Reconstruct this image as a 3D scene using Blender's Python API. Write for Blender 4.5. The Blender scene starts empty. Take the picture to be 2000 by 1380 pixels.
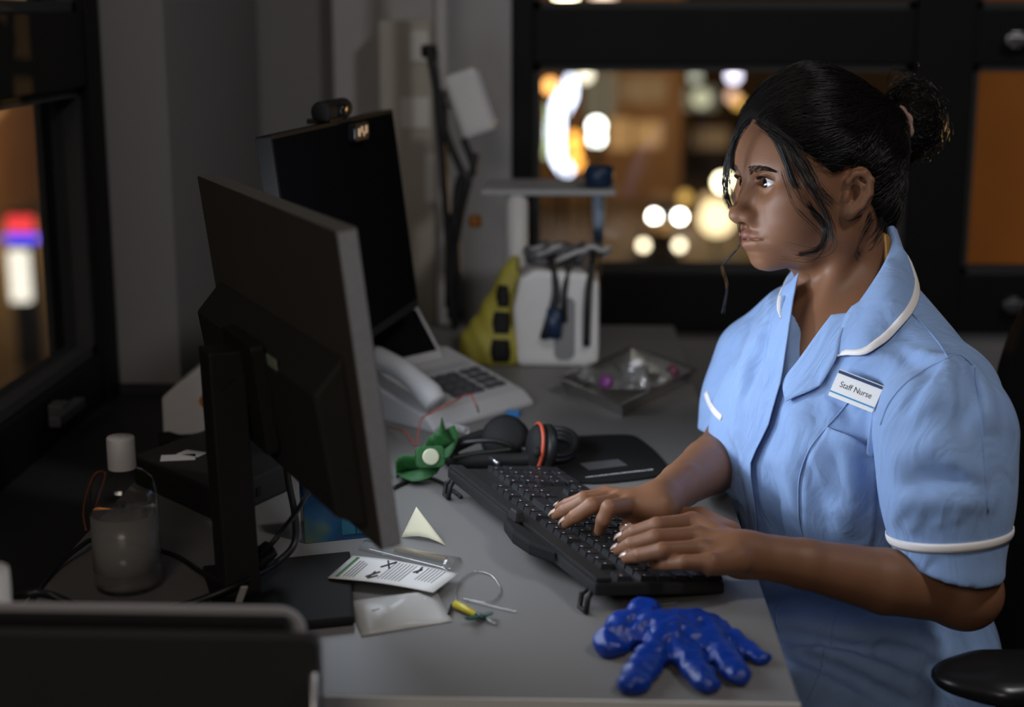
import bpy, bmesh, math, random
import numpy as np
from mathutils import Vector, Matrix
random.seed(7); rng = np.random.default_rng(7)
S = bpy.context.scene
COL = S.collection

# ---------------------------------------------------------------- camera
F = 3000.0; ZC = 1.28; DESK = 0.73
pitch = math.atan(670 / F); yaw = math.atan(110 * math.cos(pitch) / F)
fw = np.array([-math.sin(yaw) * math.cos(pitch), math.cos(yaw) * math.cos(pitch), -math.sin(pitch)])
rt = np.array([math.cos(yaw), math.sin(yaw), 0.0]); up = np.cross(rt, fw)
CAM = np.array([0, 0, ZC])
cd = bpy.data.cameras.new('camera'); cam = bpy.data.objects.new('camera', cd); COL.objects.link(cam)
cd.sensor_width = 36; cd.lens = F / 2000 * 36; cd.clip_start = 0.05; cd.clip_end = 500
cam.matrix_world = Matrix(((rt[0], up[0], -fw[0], 0), (rt[1], up[1], -fw[1], 0), (rt[2], up[2], -fw[2], ZC), (0, 0, 0, 1)))
cd.dof.use_dof = True; cd.dof.focus_distance = 1.62; cd.dof.aperture_fstop = 2.7
S.camera = cam

# ---------------------------------------------------------------- world, light, exposure
S.view_settings.view_transform = 'Standard'; S.view_settings.look = 'None'
S.view_settings.gamma = 1; S.view_settings.use_curve_mapping = False
S.view_settings.exposure = 0.0
W = bpy.data.worlds.new('night'); S.world = W; W.use_nodes = True
W.node_tree.nodes['Background'].inputs[0].default_value = (0.55, 0.50, 0.46, 1)
W.node_tree.nodes['Background'].inputs[1].default_value = 0.028
def area(name, loc, target, size, power, col, sy=None):
    L = bpy.data.lights.new(name, 'AREA'); L.energy = power; L.color = col; L.size = size
    if sy: L.shape = 'RECTANGLE'; L.size_y = sy
    o = bpy.data.objects.new(name, L); COL.objects.link(o); o.location = loc
    d = Vector(target) - Vector(loc); o.rotation_euler = d.to_track_quat('-Z', 'Y').to_euler()
    return o
# ceiling panel over the gangway to the right, dimmed, and an added warm fill behind the camera
area('ceiling_panel_light', (1.00, 0.80, 2.65), (0.35, 1.50, 0.8), 0.22, 12.0, (1.0, 0.98, 0.96))
area('added_warm_fill', (-0.40, -1.5, 2.5), (0.05, 1.6, 0.8), 0.9, 18, (1.0, 0.87, 0.76))
# added cool key light, hidden behind the near monitor (fixture built below)
ADDED_KEY = (-0.268, 1.662, 0.985); ADDED_KEY_AIM = (0.30, 1.66, 0.93)
lamp = area('added_key_light', ADDED_KEY, ADDED_KEY_AIM, 0.05, 0.46, (0.80, 0.88, 1.0)); lamp.data.spread = math.radians(96)

# ---------------------------------------------------------------- pixel helpers (2000 x 1380 frame)
def ray(x, y):
    d = fw * F + rt * (x - 1000) - up * (y - 690); return d / np.linalg.norm(d)
def PZ(x, y, z=DESK):
    d = ray(x, y); return CAM + d * ((z - ZC) / d[2])
def PY(x, y, Y):
    d = ray(x, y); return CAM + d * (Y / d[1])
def PX(x, y, X):
    d = ray(x, y); return CAM + d * (X / d[0])
def ppm(p):                                   # pixels per metre at a point
    return F / float((np.asarray(p) - CAM) @ fw)

# ---------------------------------------------------------------- materials
MATS = {}
def mat(name, col, rough=0.5, metal=0.0, spec=0.5, var=0.08, vscale=30, bump=0.0, bscale=200, emis=None, estr=0,
        trans=0, ior=1.45, sheen=0, coat=0, sss=0, alpha=1, attr=None, dscale=None):
    if name in MATS: return MATS[name]
    m = bpy.data.materials.new(name); MATS[name] = m; m.use_nodes = True
    nt = m.node_tree; b = nt.nodes['Principled BSDF']; N = nt.nodes.new; L = nt.links.new
    b.inputs['Roughness'].default_value = rough; b.inputs['Metallic'].default_value = metal
    b.inputs['Specular IOR Level'].default_value = spec; b.inputs['IOR'].default_value = ior
    b.inputs['Transmission Weight'].default_value = trans; b.inputs['Coat Weight'].default_value = coat
    b.inputs['Sheen Weight'].default_value = sheen; b.inputs['Alpha'].default_value = alpha
    if sss:
        b.inputs['Subsurface Weight'].default_value = sss
        b.inputs['Subsurface Radius'].default_value = (0.9, 0.35, 0.2); b.inputs['Subsurface Scale'].default_value = 0.006
    tc = N('ShaderNodeTexCoord')
    col = tuple(col) + (1,)
    if attr:
        at = N('ShaderNodeAttribute'); at.attribute_name = attr; base = at.outputs['Color']
    else:
        base = None
    if var:
        n = N('ShaderNodeTexNoise'); n.inputs['Scale'].default_value = vscale; n.inputs['Detail'].default_value = 5
        L(tc.outputs['Object'], n.inputs['Vector'])
        r = N('ShaderNodeMapRange'); r.inputs[3].default_value = 1 - var; r.inputs[4].default_value = 1 + var
        L(n.outputs['Fac'], r.inputs[0])
        mx = N('ShaderNodeMix'); mx.data_type = 'RGBA'; mx.blend_type = 'MULTIPLY'; mx.inputs[0].default_value = 1
        if base: L(base, mx.inputs[6])
        else: mx.inputs[6].default_value = col
        L(r.outputs[0], mx.inputs[7]); L(mx.outputs[2], b.inputs['Base Color'])
    elif base: L(base, b.inputs['Base Color'])
    else: b.inputs['Base Color'].default_value = col
    if bump:
        n2 = N('ShaderNodeTexNoise'); n2.inputs['Scale'].default_value = bscale; n2.inputs['Detail'].default_value = 4
        L(tc.outputs['Object'], n2.inputs['Vector'])
        bp = N('ShaderNodeBump'); bp.inputs['Strength'].default_value = bump; bp.inputs['Distance'].default_value = 0.002 if not dscale else dscale
        L(n2.outputs['Fac'], bp.inputs['Height']); L(bp.outputs[0], b.inputs['Normal'])
    if emis:
        b.inputs['Emission Color'].default_value = tuple(emis) + (1,); b.inputs['Emission Strength'].default_value = estr
    return m
def glassy(name, tint=(1, 1, 1), gloss=0.06, rough=0.02, milky=0.0, mcol=(.6, .6, .6)):
    """thin clear sheet: mostly see-through, a little mirror, some haze"""
    if name in MATS: return MATS[name]
    m = bpy.data.materials.new(name); MATS[name] = m; m.use_nodes = True
    nt = m.node_tree; N = nt.nodes.new; L = nt.links.new
    nt.nodes.remove(nt.nodes['Principled BSDF']); out = nt.nodes['Material Output']
    t = N('ShaderNodeBsdfTransparent'); t.inputs[0].default_value = tuple(tint) + (1,)
    g = N('ShaderNodeBsdfGlossy'); g.inputs['Roughness'].default_value = rough
    lw = N('ShaderNodeLayerWeight'); lw.inputs[0].default_value = .5
    pw = N('ShaderNodeMath'); pw.operation = 'POWER'; pw.inputs[1].default_value = 5; L(lw.outputs['Facing'], pw.inputs[0])
    ad = N('ShaderNodeMath'); ad.operation = 'MULTIPLY_ADD'; ad.inputs[1].default_value = .8; ad.inputs[2].default_value = gloss; L(pw.outputs[0], ad.inputs[0])
    mx = N('ShaderNodeMixShader'); L(ad.outputs[0], mx.inputs[0]); L(t.outputs[0], mx.inputs[1]); L(g.outputs[0], mx.inputs[2])
    last = mx
    if milky:
        d = N('ShaderNodeBsdfDiffuse'); d.inputs[0].default_value = tuple(mcol) + (1,)
        m2 = N('ShaderNodeMixShader'); m2.inputs[0].default_value = milky
        L(mx.outputs[0], m2.inputs[1]); L(d.outputs[0], m2.inputs[2]); last = m2
    L(last.outputs[0], out.inputs[0]); return m
def emit(name, col, s):
    return mat(name, (0.02, 0.02, 0.02), var=0, emis=col, estr=s)

# ---------------------------------------------------------------- mesh helpers
def obj(name, V, Fc, m=None, parent=None, smooth=False, bevel=0, seg=2, loc=None):
    me = bpy.data.meshes.new(name)
    me.from_pydata([tuple(map(float, v)) for v in V], [], [tuple(map(int, f)) for f in Fc]); me.validate()
    o = bpy.data.objects.new(name, me); COL.objects.link(o)
    if m is not None: me.materials.append(m if not isinstance(m, str) else MATS[m])
    if smooth: me.polygons.foreach_set('use_smooth', [True] * len(me.polygons))
    if bevel:
        bm = bmesh.new(); bm.from_mesh(me); bmesh.ops.recalc_face_normals(bm, faces=bm.faces)
        ed = [e for e in bm.edges if len(e.link_faces) == 2 and e.calc_face_angle(0) > 0.5]
        bmesh.ops.bevel(bm, geom=ed, offset=bevel, segments=seg, affect='EDGES', profile=0.6, clamp_overlap=True)
        bm.to_mesh(me); bm.free()
    if parent is not None: o.parent = parent
    if loc is not None: o.location = loc
    return o
def recalc(o):
    bm = bmesh.new(); bm.from_mesh(o.data); bmesh.ops.recalc_face_normals(bm, faces=bm.faces); bm.to_mesh(o.data); bm.free(); return o
class MB:
    """collects shapes for ONE mesh"""
    def __init__(s): s.V = []; s.F = []
    def add(s, V, Fc):
        n = len(s.V); s.V += [tuple(v) for v in V]; s.F += [tuple(i + n for i in f) for f in Fc]; return s
    def box(s, c, d, R=None):
        c = np.asarray(c, float); h = np.asarray(d, float) / 2
        P = np.array([[x, y, z] for x in (-1, 1) for y in (-1, 1) for z in (-1, 1)]) * h
        if R is not None: P = P @ np.asarray(R).T
        return s.add(P + c, [(0, 1, 3, 2), (4, 6, 7, 5), (0, 4, 5, 1), (2, 3, 7, 6), (0, 2, 6, 4), (1, 5, 7, 3)])
    def prism(s, poly, z0, z1, M=None):
        """poly: 2-D outline, extruded z0..z1, then moved by M (function)"""
        n = len(poly); V = [(x, y, z0) for x, y in poly] + [(x, y, z1) for x, y in poly]
        if M: V = [M(v) for v in V]
        return s.add(V, [tuple(range(n))[::-1], tuple(range(n, 2 * n))] + [(i, (i + 1) % n, n + (i + 1) % n, n + i) for i in range(n)])
    def lathe(s, prof, c=(0, 0, 0), n=32, M=None, cap=True):
        V = []; m = len(prof)
        for r, z in prof:
            for k in range(n):
                a = 2 * math.pi * k / n; V.append((r * math.cos(a), r * math.sin(a), z))
        Fc = [(i * n + k, i * n + (k + 1) % n, (i + 1) * n + (k + 1) % n, (i + 1) * n + k) for i in range(m - 1) for k in range(n)]
        if cap: Fc += [tuple(range(n))[::-1], tuple((m - 1) * n + k for k in range(n))]
        if M: V = [M(v) for v in V]
        V = [tuple(np.asarray(v) + np.asarray(c)) for v in V]
        return s.add(V, Fc)
    def tube(s, pts, r, n=8, res=0, cap=True, closed=False):
        P = np.asarray(pts, float)
        if res: P = spline(P, res, closed)
        m = len(P); rr = np.full(m, r) if np.isscalar(r) else np.interp(np.linspace(0, 1, m), np.linspace(0, 1, len(r)), r)
        T = np.gradient(P, axis=0); T /= np.linalg.norm(T, axis=1)[:, None] + 1e-12
        a = np.array([0, 0, 1.0]) if abs(T[0, 2]) < .9 else np.array([1.0, 0, 0])
        U = np.cross(T[0], a); U /= np.linalg.norm(U); V = []
        for i in range(m):
            U = U - T[i] * (U @ T[i]); U /= np.linalg.norm(U) + 1e-12; B = np.cross(T[i], U)
            for k in range(n):
                an = 2 * math.pi * k / n; V.append(P[i] + rr[i] * (math.cos(an) * U + math.sin(an) * B))
        Fc = [(i * n + k, i * n + (k + 1) % n, (i + 1) * n + (k + 1) % n, (i + 1) * n + k) for i in range(m - 1) for k in range(n)]
        if cap: Fc += [tuple(range(n))[::-1], tuple((m - 1) * n + k for k in range(n))]
        return s.add(V, Fc)
    def grid(s, G, closed_u=False):
        G = np.asarray(G, float); a, b = G.shape[:2]
        Fc = [(i * b + j, i * b + j + 1, (i + 1) * b + j + 1, (i + 1) * b + j) for i in range(a - 1) for j in range(b - 1)]
        return s.add(G.reshape(-1, 3), Fc)
    def build(s, name, m=None, parent=None, smooth=False, bevel=0, seg=2, fix=False):
        o = obj(name, s.V, s.F, m, parent, smooth, bevel, seg)
        if fix: recalc(o)
        return o
def spline(P, res=8, closed=False):
    """Catmull-Rom through the points"""
    P = np.asarray(P, float)
    if closed: Q = np.vstack([P[-1], P, P[0], P[1]])
    else: Q = np.vstack([2 * P[0] - P[1], P, 2 * P[-1] - P[-2]])
    out = []
    for i in range(1, len(Q) - 2):
        p0, p1, p2, p3 = Q[i - 1:i + 3]
        for t in np.linspace(0, 1, res, endpoint=False):
            out.append(.5 * (2 * p1 + (p2 - p0) * t + (2 * p0 - 5 * p1 + 4 * p2 - p3) * t * t + (3 * p1 - p0 - 3 * p2 + p3) * t ** 3))
    if not closed: out.append(Q[-2])
    else: out.append(Q[1])
    return np.array(out)
def rrect(w, h, r, n=5):
    P = []
    for cx, cy, a0 in ((w / 2 - r, h / 2 - r, 0), (-w / 2 + r, h / 2 - r, 90), (-w / 2 + r, -h / 2 + r, 180), (w / 2 - r, -h / 2 + r, 270)):
        for k in range(n + 1):
            a = math.radians(a0 + 90 * k / n); P.append((cx + r * math.cos(a), cy + r * math.sin(a)))
    return P
def frame(o, ex, ey, ez):
    o, ex, ey, ez = (np.asarray(v, float) for v in (o, ex, ey, ez))
    return lambda v: o + ex * v[0] + ey * v[1] + ez * v[2]
def rz(a):
    c, s_ = math.cos(a), math.sin(a); return np.array([[c, -s_, 0], [s_, c, 0], [0, 0, 1]])
def tag(o, label, cat=None, group=None, kind=None):
    if label: o['label'] = label
    if cat: o['category'] = cat
    if group: o['group'] = group
    if kind: o['kind'] = kind
    return o
def thing(name, loc, label, cat, group=None):
    o = bpy.data.objects.new(name, None); COL.objects.link(o); o.location = tuple(map(float, loc)); o.empty_display_size = 0.02
    tag(o, label, cat, group); return o
def kid(o, parent):
    """parent keeping the world place (all meshes are made in world coordinates)"""
    o.parent = parent
    M = Matrix.Translation(parent.location)
    o.matrix_parent_inverse = M.inverted(); return o
def text(name, s, size, m, ex, ey, origin, parent=None, extrude=0.0, align='CENTER', font_shear=0):
    cu = bpy.data.curves.new(name, 'FONT'); cu.body = s; cu.size = size; cu.align_x = align; cu.align_y = 'CENTER'; cu.extrude = extrude
    t = bpy.data.objects.new(name, cu); COL.objects.link(t)
    dg = bpy.context.evaluated_depsgraph_get(); me = bpy.data.meshes.new_from_object(t.evaluated_get(dg)); bpy.data.objects.remove(t)
    o = bpy.data.objects.new(name, me); COL.objects.link(o); me.materials.clear(); me.materials.append(m)
    ex = np.asarray(ex, float); ex = ex / np.linalg.norm(ex); ey = np.asarray(ey, float); ey = ey - ex * (ey @ ex); ey /= np.linalg.norm(ey)
    ez = np.cross(ex, ey); M = Matrix([[ex[i], ey[i], ez[i], origin[i]] for i in range(3)] + [[0, 0, 0, 1]])
    me.transform(M)
    if parent is not None: kid(o, parent)
    return o

# ================================================================ SDF engine (smooth bodies)
f32 = np.float32
def smin(a, b, k):
    h = np.maximum(k - np.abs(a - b), 0) / k
    return np.minimum(a, b) - h * h * k * f32(.25)
def smax(a, b, k): return -smin(-a, -b, k)
def sph(P, c, r): return np.sqrt(((P - np.asarray(c, f32)) ** 2).sum(1)) - f32(r)
def ell(P, c, r, R=None):
    q = P - np.asarray(c, f32)
    if R is not None: q = q @ np.asarray(R, f32)          # R columns = ellipsoid axes
    r = np.asarray(r, f32); k0 = np.sqrt(((q / r) ** 2).sum(1)); k1 = np.sqrt(((q / (r * r)) ** 2).sum(1)) + f32(1e-9)
    return k0 * (k0 - 1) / k1
def cone(P, a, b, ra, rb=None):
    rb = ra if rb is None else rb
    a = np.asarray(a, f32); b = np.asarray(b, f32); ba = b - a; q = P - a
    t = np.clip((q @ ba) / f32(ba @ ba + 1e-12), 0, 1)
    return np.sqrt(((q - t[:, None] * ba) ** 2).sum(1)) - (f32(ra) + t * f32(rb - ra))
def chain(P, pts, rs, k=0.006):
    d = None
    for i in range(len(pts) - 1):
        e = cone(P, pts[i], pts[i + 1], rs[i], rs[i + 1]); d = e if d is None else smin(d, e, k)
    return d
def gau(P, c, s, R=None):
    q = P - np.asarray(c, f32)
    if R is not None: q = q @ np.asarray(R, f32)
    return np.exp(-((q / np.asarray(s, f32)) ** 2).sum(1))
def segd2(P, a, b):
    a = np.asarray(a, f32); b = np.asarray(b, f32); ba = b - a; q = P - a
    t = np.clip((q @ ba) / f32(ba @ ba + 1e-12), 0, 1)
    return ((q - t[:, None] * ba) ** 2).sum(1), t
def surfnets(f, lo, hi, h, B=8, slack=1.6):
    lo = np.asarray(lo, float); hi = np.asarray(hi, float); s = B * h
    nb = np.ceil((hi - lo) / s).astype(int)
    I = np.stack(np.meshgrid(*[np.arange(n) for n in nb], indexing='ij'), -1).reshape(-1, 3)
    def ev(P):
        out = np.empty(len(P), f32)
        for i in range(0, len(P), 400000): out[i:i + 400000] = f(P[i:i + 400000])
        return out
    dc = ev((lo + (I + .5) * s).astype(f32)); I = I[np.abs(dc) < s * .87 * slack]
    g = np.arange(B + 1); G = np.stack(np.meshgrid(g, g, g, indexing='ij'), -1).reshape(-1, 3)
    N = nb * B + 2; VK = []; VP = []; Q = []
    corner = np.array([[i, j, k] for i in (0, 1) for j in (0, 1) for k in (0, 1)])
    edges = [(a, b) for a in range(8) for b in range(a + 1, 8) if np.abs(corner[a] - corner[b]).sum() == 1]
    for b0 in range(0, len(I), 600):
        J = I[b0:b0 + 600]
        gi = J[:, None, :] * B + G[None]
        D = ev((lo + gi.reshape(-1, 3) * h).astype(f32)).reshape(len(J), B + 1, B + 1, B + 1)
        c8 = np.stack([D[:, i:i + B, j:j + B, k:k + B] for i, j, k in corner], -1)
        neg = (c8 < 0).sum(-1); act = (neg > 0) & (neg < 8)
        w = np.argwhere(act)
        if len(w) == 0: continue
        v = c8[act]; cell = J[w[:, 0]] * B + w[:, 1:]
        acc = np.zeros((len(w), 3)); cnt = np.zeros(len(w))
        for a, b in edges:
            x = (v[:, a] < 0) != (v[:, b] < 0); t = v[x, a] / (v[x, a] - v[x, b])
            acc[x] += corner[a] + t[:, None] * (corner[b] - corner[a]); cnt[x] += 1
        VP.append(lo + (cell + acc / cnt[:, None]) * h)
        key = (cell[:, 0] * N[1] + cell[:, 1]) * N[2] + cell[:, 2]; VK.append(key)
        st = (N[1] * N[2], N[2], 1)
        for ax, cb in ((0, 4), (1, 2), (2, 1)):
            x = (v[:, 0] < 0) != (v[:, cb] < 0); u, w2 = [q for q in (0, 1, 2) if q != ax]
            k = key[x]; flip = v[x, 0] < 0
            if ax == 1: flip = ~flip
            q = np.stack([k, k - st[u], k - st[u] - st[w2], k - st[w2]], 1)
            q[~flip] = q[~flip][:, ::-1]; Q.append(q)
    VK = np.concatenate(VK); VP = np.concatenate(VP); Q = np.concatenate(Q)
    o = np.argsort(VK); VK = VK[o]; VP = VP[o]
    idx = np.searchsorted(VK, Q); idx = np.minimum(idx, len(VK) - 1); ok = (VK[idx] == Q).all(1)
    return VP, idx[ok]
def join_np(parts):
    V = []; Fq = []; n = 0
    for v, q in parts: V.append(v); Fq.append(q + n); n += len(v)
    return np.concatenate(V), np.concatenate(Fq)
def obj_np(name, V, Q, m, parent=None, smooth=True):
    me = bpy.data.meshes.new(name); me.vertices.add(len(V)); me.vertices.foreach_set('co', np.asarray(V, f32).ravel())
    k = Q.shape[1]
    me.loops.add(k * len(Q)); me.loops.foreach_set('vertex_index', np.asarray(Q, np.int32).ravel())
    me.polygons.add(len(Q)); me.polygons.foreach_set('loop_start', np.arange(0, k * len(Q), k, dtype=np.int32))
    me.update(calc_edges=True); me.validate()
    me.polygons.foreach_set('use_smooth', np.full(len(me.polygons), smooth))
    me.materials.append(m); o = bpy.data.objects.new(name, me); COL.objects.link(o)
    if parent is not None: o.parent = parent
    return o
def vcol(o, C):
    a = o.data.color_attributes.new('tint', 'FLOAT_COLOR', 'POINT')
    C = np.concatenate([np.asarray(C, f32), np.ones((len(C), 1), f32)], 1); a.data.foreach_set('color', C.ravel())
def grad(f, P, e=0.0006):
    P = np.asarray(P, f32); g = np.stack([f(P + np.eye(3, dtype=f32)[i] * f32(e)) - f(P - np.eye(3, dtype=f32)[i] * f32(e)) for i in range(3)], 1)
    return g / (np.linalg.norm(g, axis=1)[:, None] + 1e-9)
def trace(f, pix, t0=0.9, t1=3.0, step=0.7):
    """first hit of the pixel rays with the surface f"""
    D = np.array([ray(x, y) for x, y in pix]); t = np.full(len(D), t0)
    for _ in range(70):
        d = f((CAM + D * t[:, None]).astype(f32)); t += np.clip(d, -.01, .25) * (step if _ < 12 else 1.0)
        if np.abs(np.where(t < t1, d, 0)).max() < 8e-5: break
    ok = np.nonzero((np.abs(f((CAM + D * t[:, None]).astype(f32))) < .003) & (t < t1))[0]
    if 0 < len(ok) < len(t):                  # rays past the outline take the depth of the nearest one that hit
        px_ = np.asarray(pix, float); bad = np.setdiff1d(np.arange(len(t)), ok)
        t[bad] = t[ok[np.argmin(((px_[bad][:, None] - px_[ok][None]) ** 2).sum(2), 1)]]
    return CAM + D * t[:, None]

def strand_mesh(paths, r):
    """many thin three-sided strands in one mesh; paths: list of (k, 3) arrays"""
    V = []; Q = []; n = 0; by = {}
    for p in paths: by.setdefault(len(p), []).append(p)
    for k, ps in by.items():
        P = np.array(ps, float); T = np.gradient(P, axis=1); T /= np.linalg.norm(T, axis=2)[..., None] + 1e-12
        a = np.where(np.abs(T[..., 2:3]) < .9, np.array([0, 0, 1.0]), np.array([1.0, 0, 0])); U = np.cross(T, a); U /= np.linalg.norm(U, axis=2)[..., None] + 1e-12; Bn = np.cross(T, U)
        rr = np.interp(np.linspace(0, 1, k), np.linspace(0, 1, len(r)), r)[None, :, None]
        R3 = np.stack([P + rr * (math.cos(an) * U + math.sin(an) * Bn) for an in (0, 2.094, 4.189)], 2)
        m = len(ps); idx = np.arange(m * k * 3).reshape(m, k, 3) + n
        for j in range(3):
            j2 = (j + 1) % 3; Q.append(np.stack([idx[:, :-1, j], idx[:, :-1, j2], idx[:, 1:, j2], idx[:, 1:, j]], -1).reshape(-1, 4))
        V.append(R3.reshape(-1, 3)); n += m * k * 3
    return np.concatenate(V), np.concatenate(Q)

# ================================================================ the room
M_wall = mat('wall_paint', (.19, .184, .182), rough=.85, var=.04, vscale=6, bump=.08, bscale=120)
M_frame = mat('window_frame_black', (.008, .0078, .0075), rough=.55, spec=.15, var=.15, vscale=15)
M_dark = mat('dark_panel', (.016, .016, .017), rough=.6, var=.15, vscale=10)
M_floor = mat('floor_vinyl', (.07, .07, .075), rough=.5, var=.15, vscale=20)
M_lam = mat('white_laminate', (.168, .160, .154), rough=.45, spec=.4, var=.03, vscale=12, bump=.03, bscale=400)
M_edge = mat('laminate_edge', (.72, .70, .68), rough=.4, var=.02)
M_glass = glassy('window_glass', (.93, .93, .93), .035)
M_steel = mat('satin_steel', (.45, .45, .46), rough=.3, metal=1, var=.08)
M_seal = mat('glazing_seal', (.03, .03, .03), rough=.7, var=.1)
WB = 3.0; XL = -.72
def struct(name, mb, m, bevel=0, parent=None):
    o = mb.build(name, m, parent, bevel=bevel)
    if parent is None: o['kind'] = 'structure'
    return o
def bx(x0, x1, y0, y1, z0, z1): return MB().box(((x0 + x1) / 2, (y0 + y1) / 2, (z0 + z1) / 2), (x1 - x0, y1 - y0, z1 - z0))
struct('floor', bx(XL, 3.4, -2.6, 3.1, -.12, 0), M_floor)
struct('ceiling', bx(XL, 3.4, -2.6, 3.1, 2.8, 2.9), M_wall)
struct('wall_right', bx(3.3, 3.4, -2.6, 3.1, 0, 2.8), M_wall)
wb = bx(XL, -.107, WB, WB + .1, 0, 2.8); wb.box((1.6, WB + .05, .331), (3.42, .1, .662)); wb.box((1.6, WB + .05, 2.6), (3.42, .1, .40))
struct('wall_back', wb, M_wall)
struct('trim_1', bx(XL, -.604, 2.292, 2.4, 0, .714), M_dark)                     # dark panel at the foot of the pier
struct('wall_pier', bx(XL, -.597, 2.30, WB, 0, 2.8), M_wall)
struct('wall_duct', bx(-.445, -.107, 2.95, WB, 0, 2.8), mat('duct_white', (.38, .375, .38), rough=.8, var=.03, vscale=8), .004)
wl = bx(XL - .06, XL, -2.6, 2.30, 0, .70); wl.box((XL - .05, -.15, 2.6), (.1, 4.9, .4))
struct('wall_left', wl, M_dark)
struct('window_sill', bx(XL, -.53, -.6, 2.292, .60, .700), M_dark, .006); 
def window(n, axis, a0, a1, rows, cols, depth0, label):
    """dark framed window: axis 'x' lies in the back wall, 'y' in the left wall; rows are z ranges of glass, cols ranges along the wall"""
    root = bpy.data.objects.new('window_%d' % n, None); COL.objects.link(root); root['kind'] = 'structure'; root['label'] = label
    z0, z1 = .662, 2.42
    def b(u0, u1, d0, d1, p0, p1): return bx(u0, u1, depth0 + d0, depth0 + d1, p0, p1) if axis == 'x' else bx(depth0 - d1, depth0 - d0, u0, u1, p0, p1)
    us = [a0] + [v for c in cols for v in c] + [a1]; zs = [z0] + [v for r in rows for v in r] + [z1]
    for i in range(0, len(us), 2): b(us[i], us[i + 1], -.03, .06, z0, z1).build('mullion', M_frame, root, bevel=.004)
    for c in cols:
        for j in range(0, len(zs), 2): b(c[0], c[1], -.024, .055, zs[j], zs[j + 1]).build('transom', M_frame, root, bevel=.004)
        for r in rows:
            s = .014; q = b(c[0], c[1], -.012, .03, r[0], r[0] + s); 
            for e in (b(c[0], c[1], -.012, .03, r[1] - s, r[1]), b(c[0], c[0] + s, -.012, .03, r[0], r[1]), b(c[1] - s, c[1], -.012, .03, r[0], r[1])): q.add(e.V, e.F)
            q.build('sash_bead', M_seal, root); b(c[0], c[1], .010, .014, r[0], r[1]).build('pane', M_glass, root)
    return root
w1 = window(1, 'x', -.107, 2.6, [(.778, 1.180), (1.283, 2.3)], [(-.066, .655), (.766, 1.50), (1.62, 2.4)], WB, 'dark framed window looking on to the lit street')
w2 = window(2, 'y', -.6, 2.292, [(.775, 1.172), (1.278, 2.3)], [(-.5, .55), (.68, 2.238)], XL, 'dark framed side window with coloured lights outside')
for x, z, l in ((.835, 1.226, 'pale handle on the upper sash'), (.865, .724, 'pale handle on the lower sash')):
    h = MB().box((x + .03, WB - .05, z), (.10, .014, .016)); h.box((x, WB - .038, z), (.018, .03, .03)); h.build('window_handle', M_steel, w1, bevel=.002)['label'] = l
h = MB().box((XL + .05, 1.98, .752), (.016, .11, .014)); h.box((XL + .038, 1.98, .752), (.02, .03, .026)); h.build('window_handle', mat('handle_dark', (.06, .06, .06), rough=.5), w2, bevel=.002)

# ---------------------------------------------------------------- outside: street, cars, lights
M_asph = mat('asphalt', (.10, .09, .08), rough=.75, var=.2, vscale=.6)
M_brick = mat('facade_brick', (.20, .14, .10), rough=.9, var=.2, vscale=.5)
M_car = mat('car_paint', (.05, .05, .055), rough=.3, coat=.5, var=.05)
M_tyre = mat('tyre', (.01, .01, .01), rough=.8)
GZ = -9.3; KS = 1.9           # the room is on the third floor; the street starts about 65 m away in view
struct('street', bx(-140, 120, 3.6, 240, GZ - .3, GZ), M_asph)
def facade(px0, px1, Y, top, label, m, lit=(), depth=8.0):
    Y *= KS; top *= 1.5
    x0 = PY(px0, 300, Y)[0]; x1 = PY(px1, 300, Y)[0]
    t = thing('building', ((x0 + x1) / 2, Y + depth / 2, GZ), label, 'building')
    kid(bx(x0, x1, Y, Y + depth, GZ, top).build('facade', m, t), t)
    for k, (a, b, c, d, mm) in enumerate(lit):
        p, q = PY(a, b, Y), PY(c, d, Y); w = bx(min(p[0], q[0]), max(p[0], q[0]), Y - .08, Y - .02, min(p[2], q[2]), max(p[2], q[2])).build('lit_window', mm, t); kid(w, t)
    return t
E_warm = emit('lit_shopfront', (1.0, .55, .20), .42); E_dim = emit('lit_room', (1.0, .62, .30), .14); E_pale = emit('lit_room_pale', (.85, .80, .55), .16)
facade(1000, 1330, 46, 9, 'brown block with a glowing shopfront beyond the back window', M_brick, [(1188, 232, 1232, 292, E_warm), (1240, 238, 1292, 286, E_warm), (1145, 140, 1200, 230, E_pale), (1210, 150, 1300, 200, E_dim)])
facade(1335, 1800, 62, 12, 'dark block behind the cars across the street', mat('facade_dark', (.11, .085, .065), rough=.9, var=.2, vscale=.5), [(1335, 170, 1400, 215, E_pale), (1350, 250, 1430, 290, E_dim)])
facade(1880, 2200, 30, 8, 'orange lit wall seen through the right-hand window', mat('facade_orange', (.22, .12, .06), rough=.9, var=.25, vscale=.4))
def side_building():
    Xw = -30.0; t = thing('building', (Xw - 4, 80, GZ), 'tawny building outside the left-hand window', 'building')
    kid(bx(Xw - 8, Xw, 57, 89, GZ, 10).build('facade', mat('facade_tawny', (.34, .20, .11), rough=.9, var=.25, vscale=.5), t), t)
    for y, z in ((84, .6), (75, 1.0)): kid(bx(Xw, Xw + .06, y, y + 3.6, z, z + 2.3).build('lit_window', E_dim, t), t)
side_building()
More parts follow.
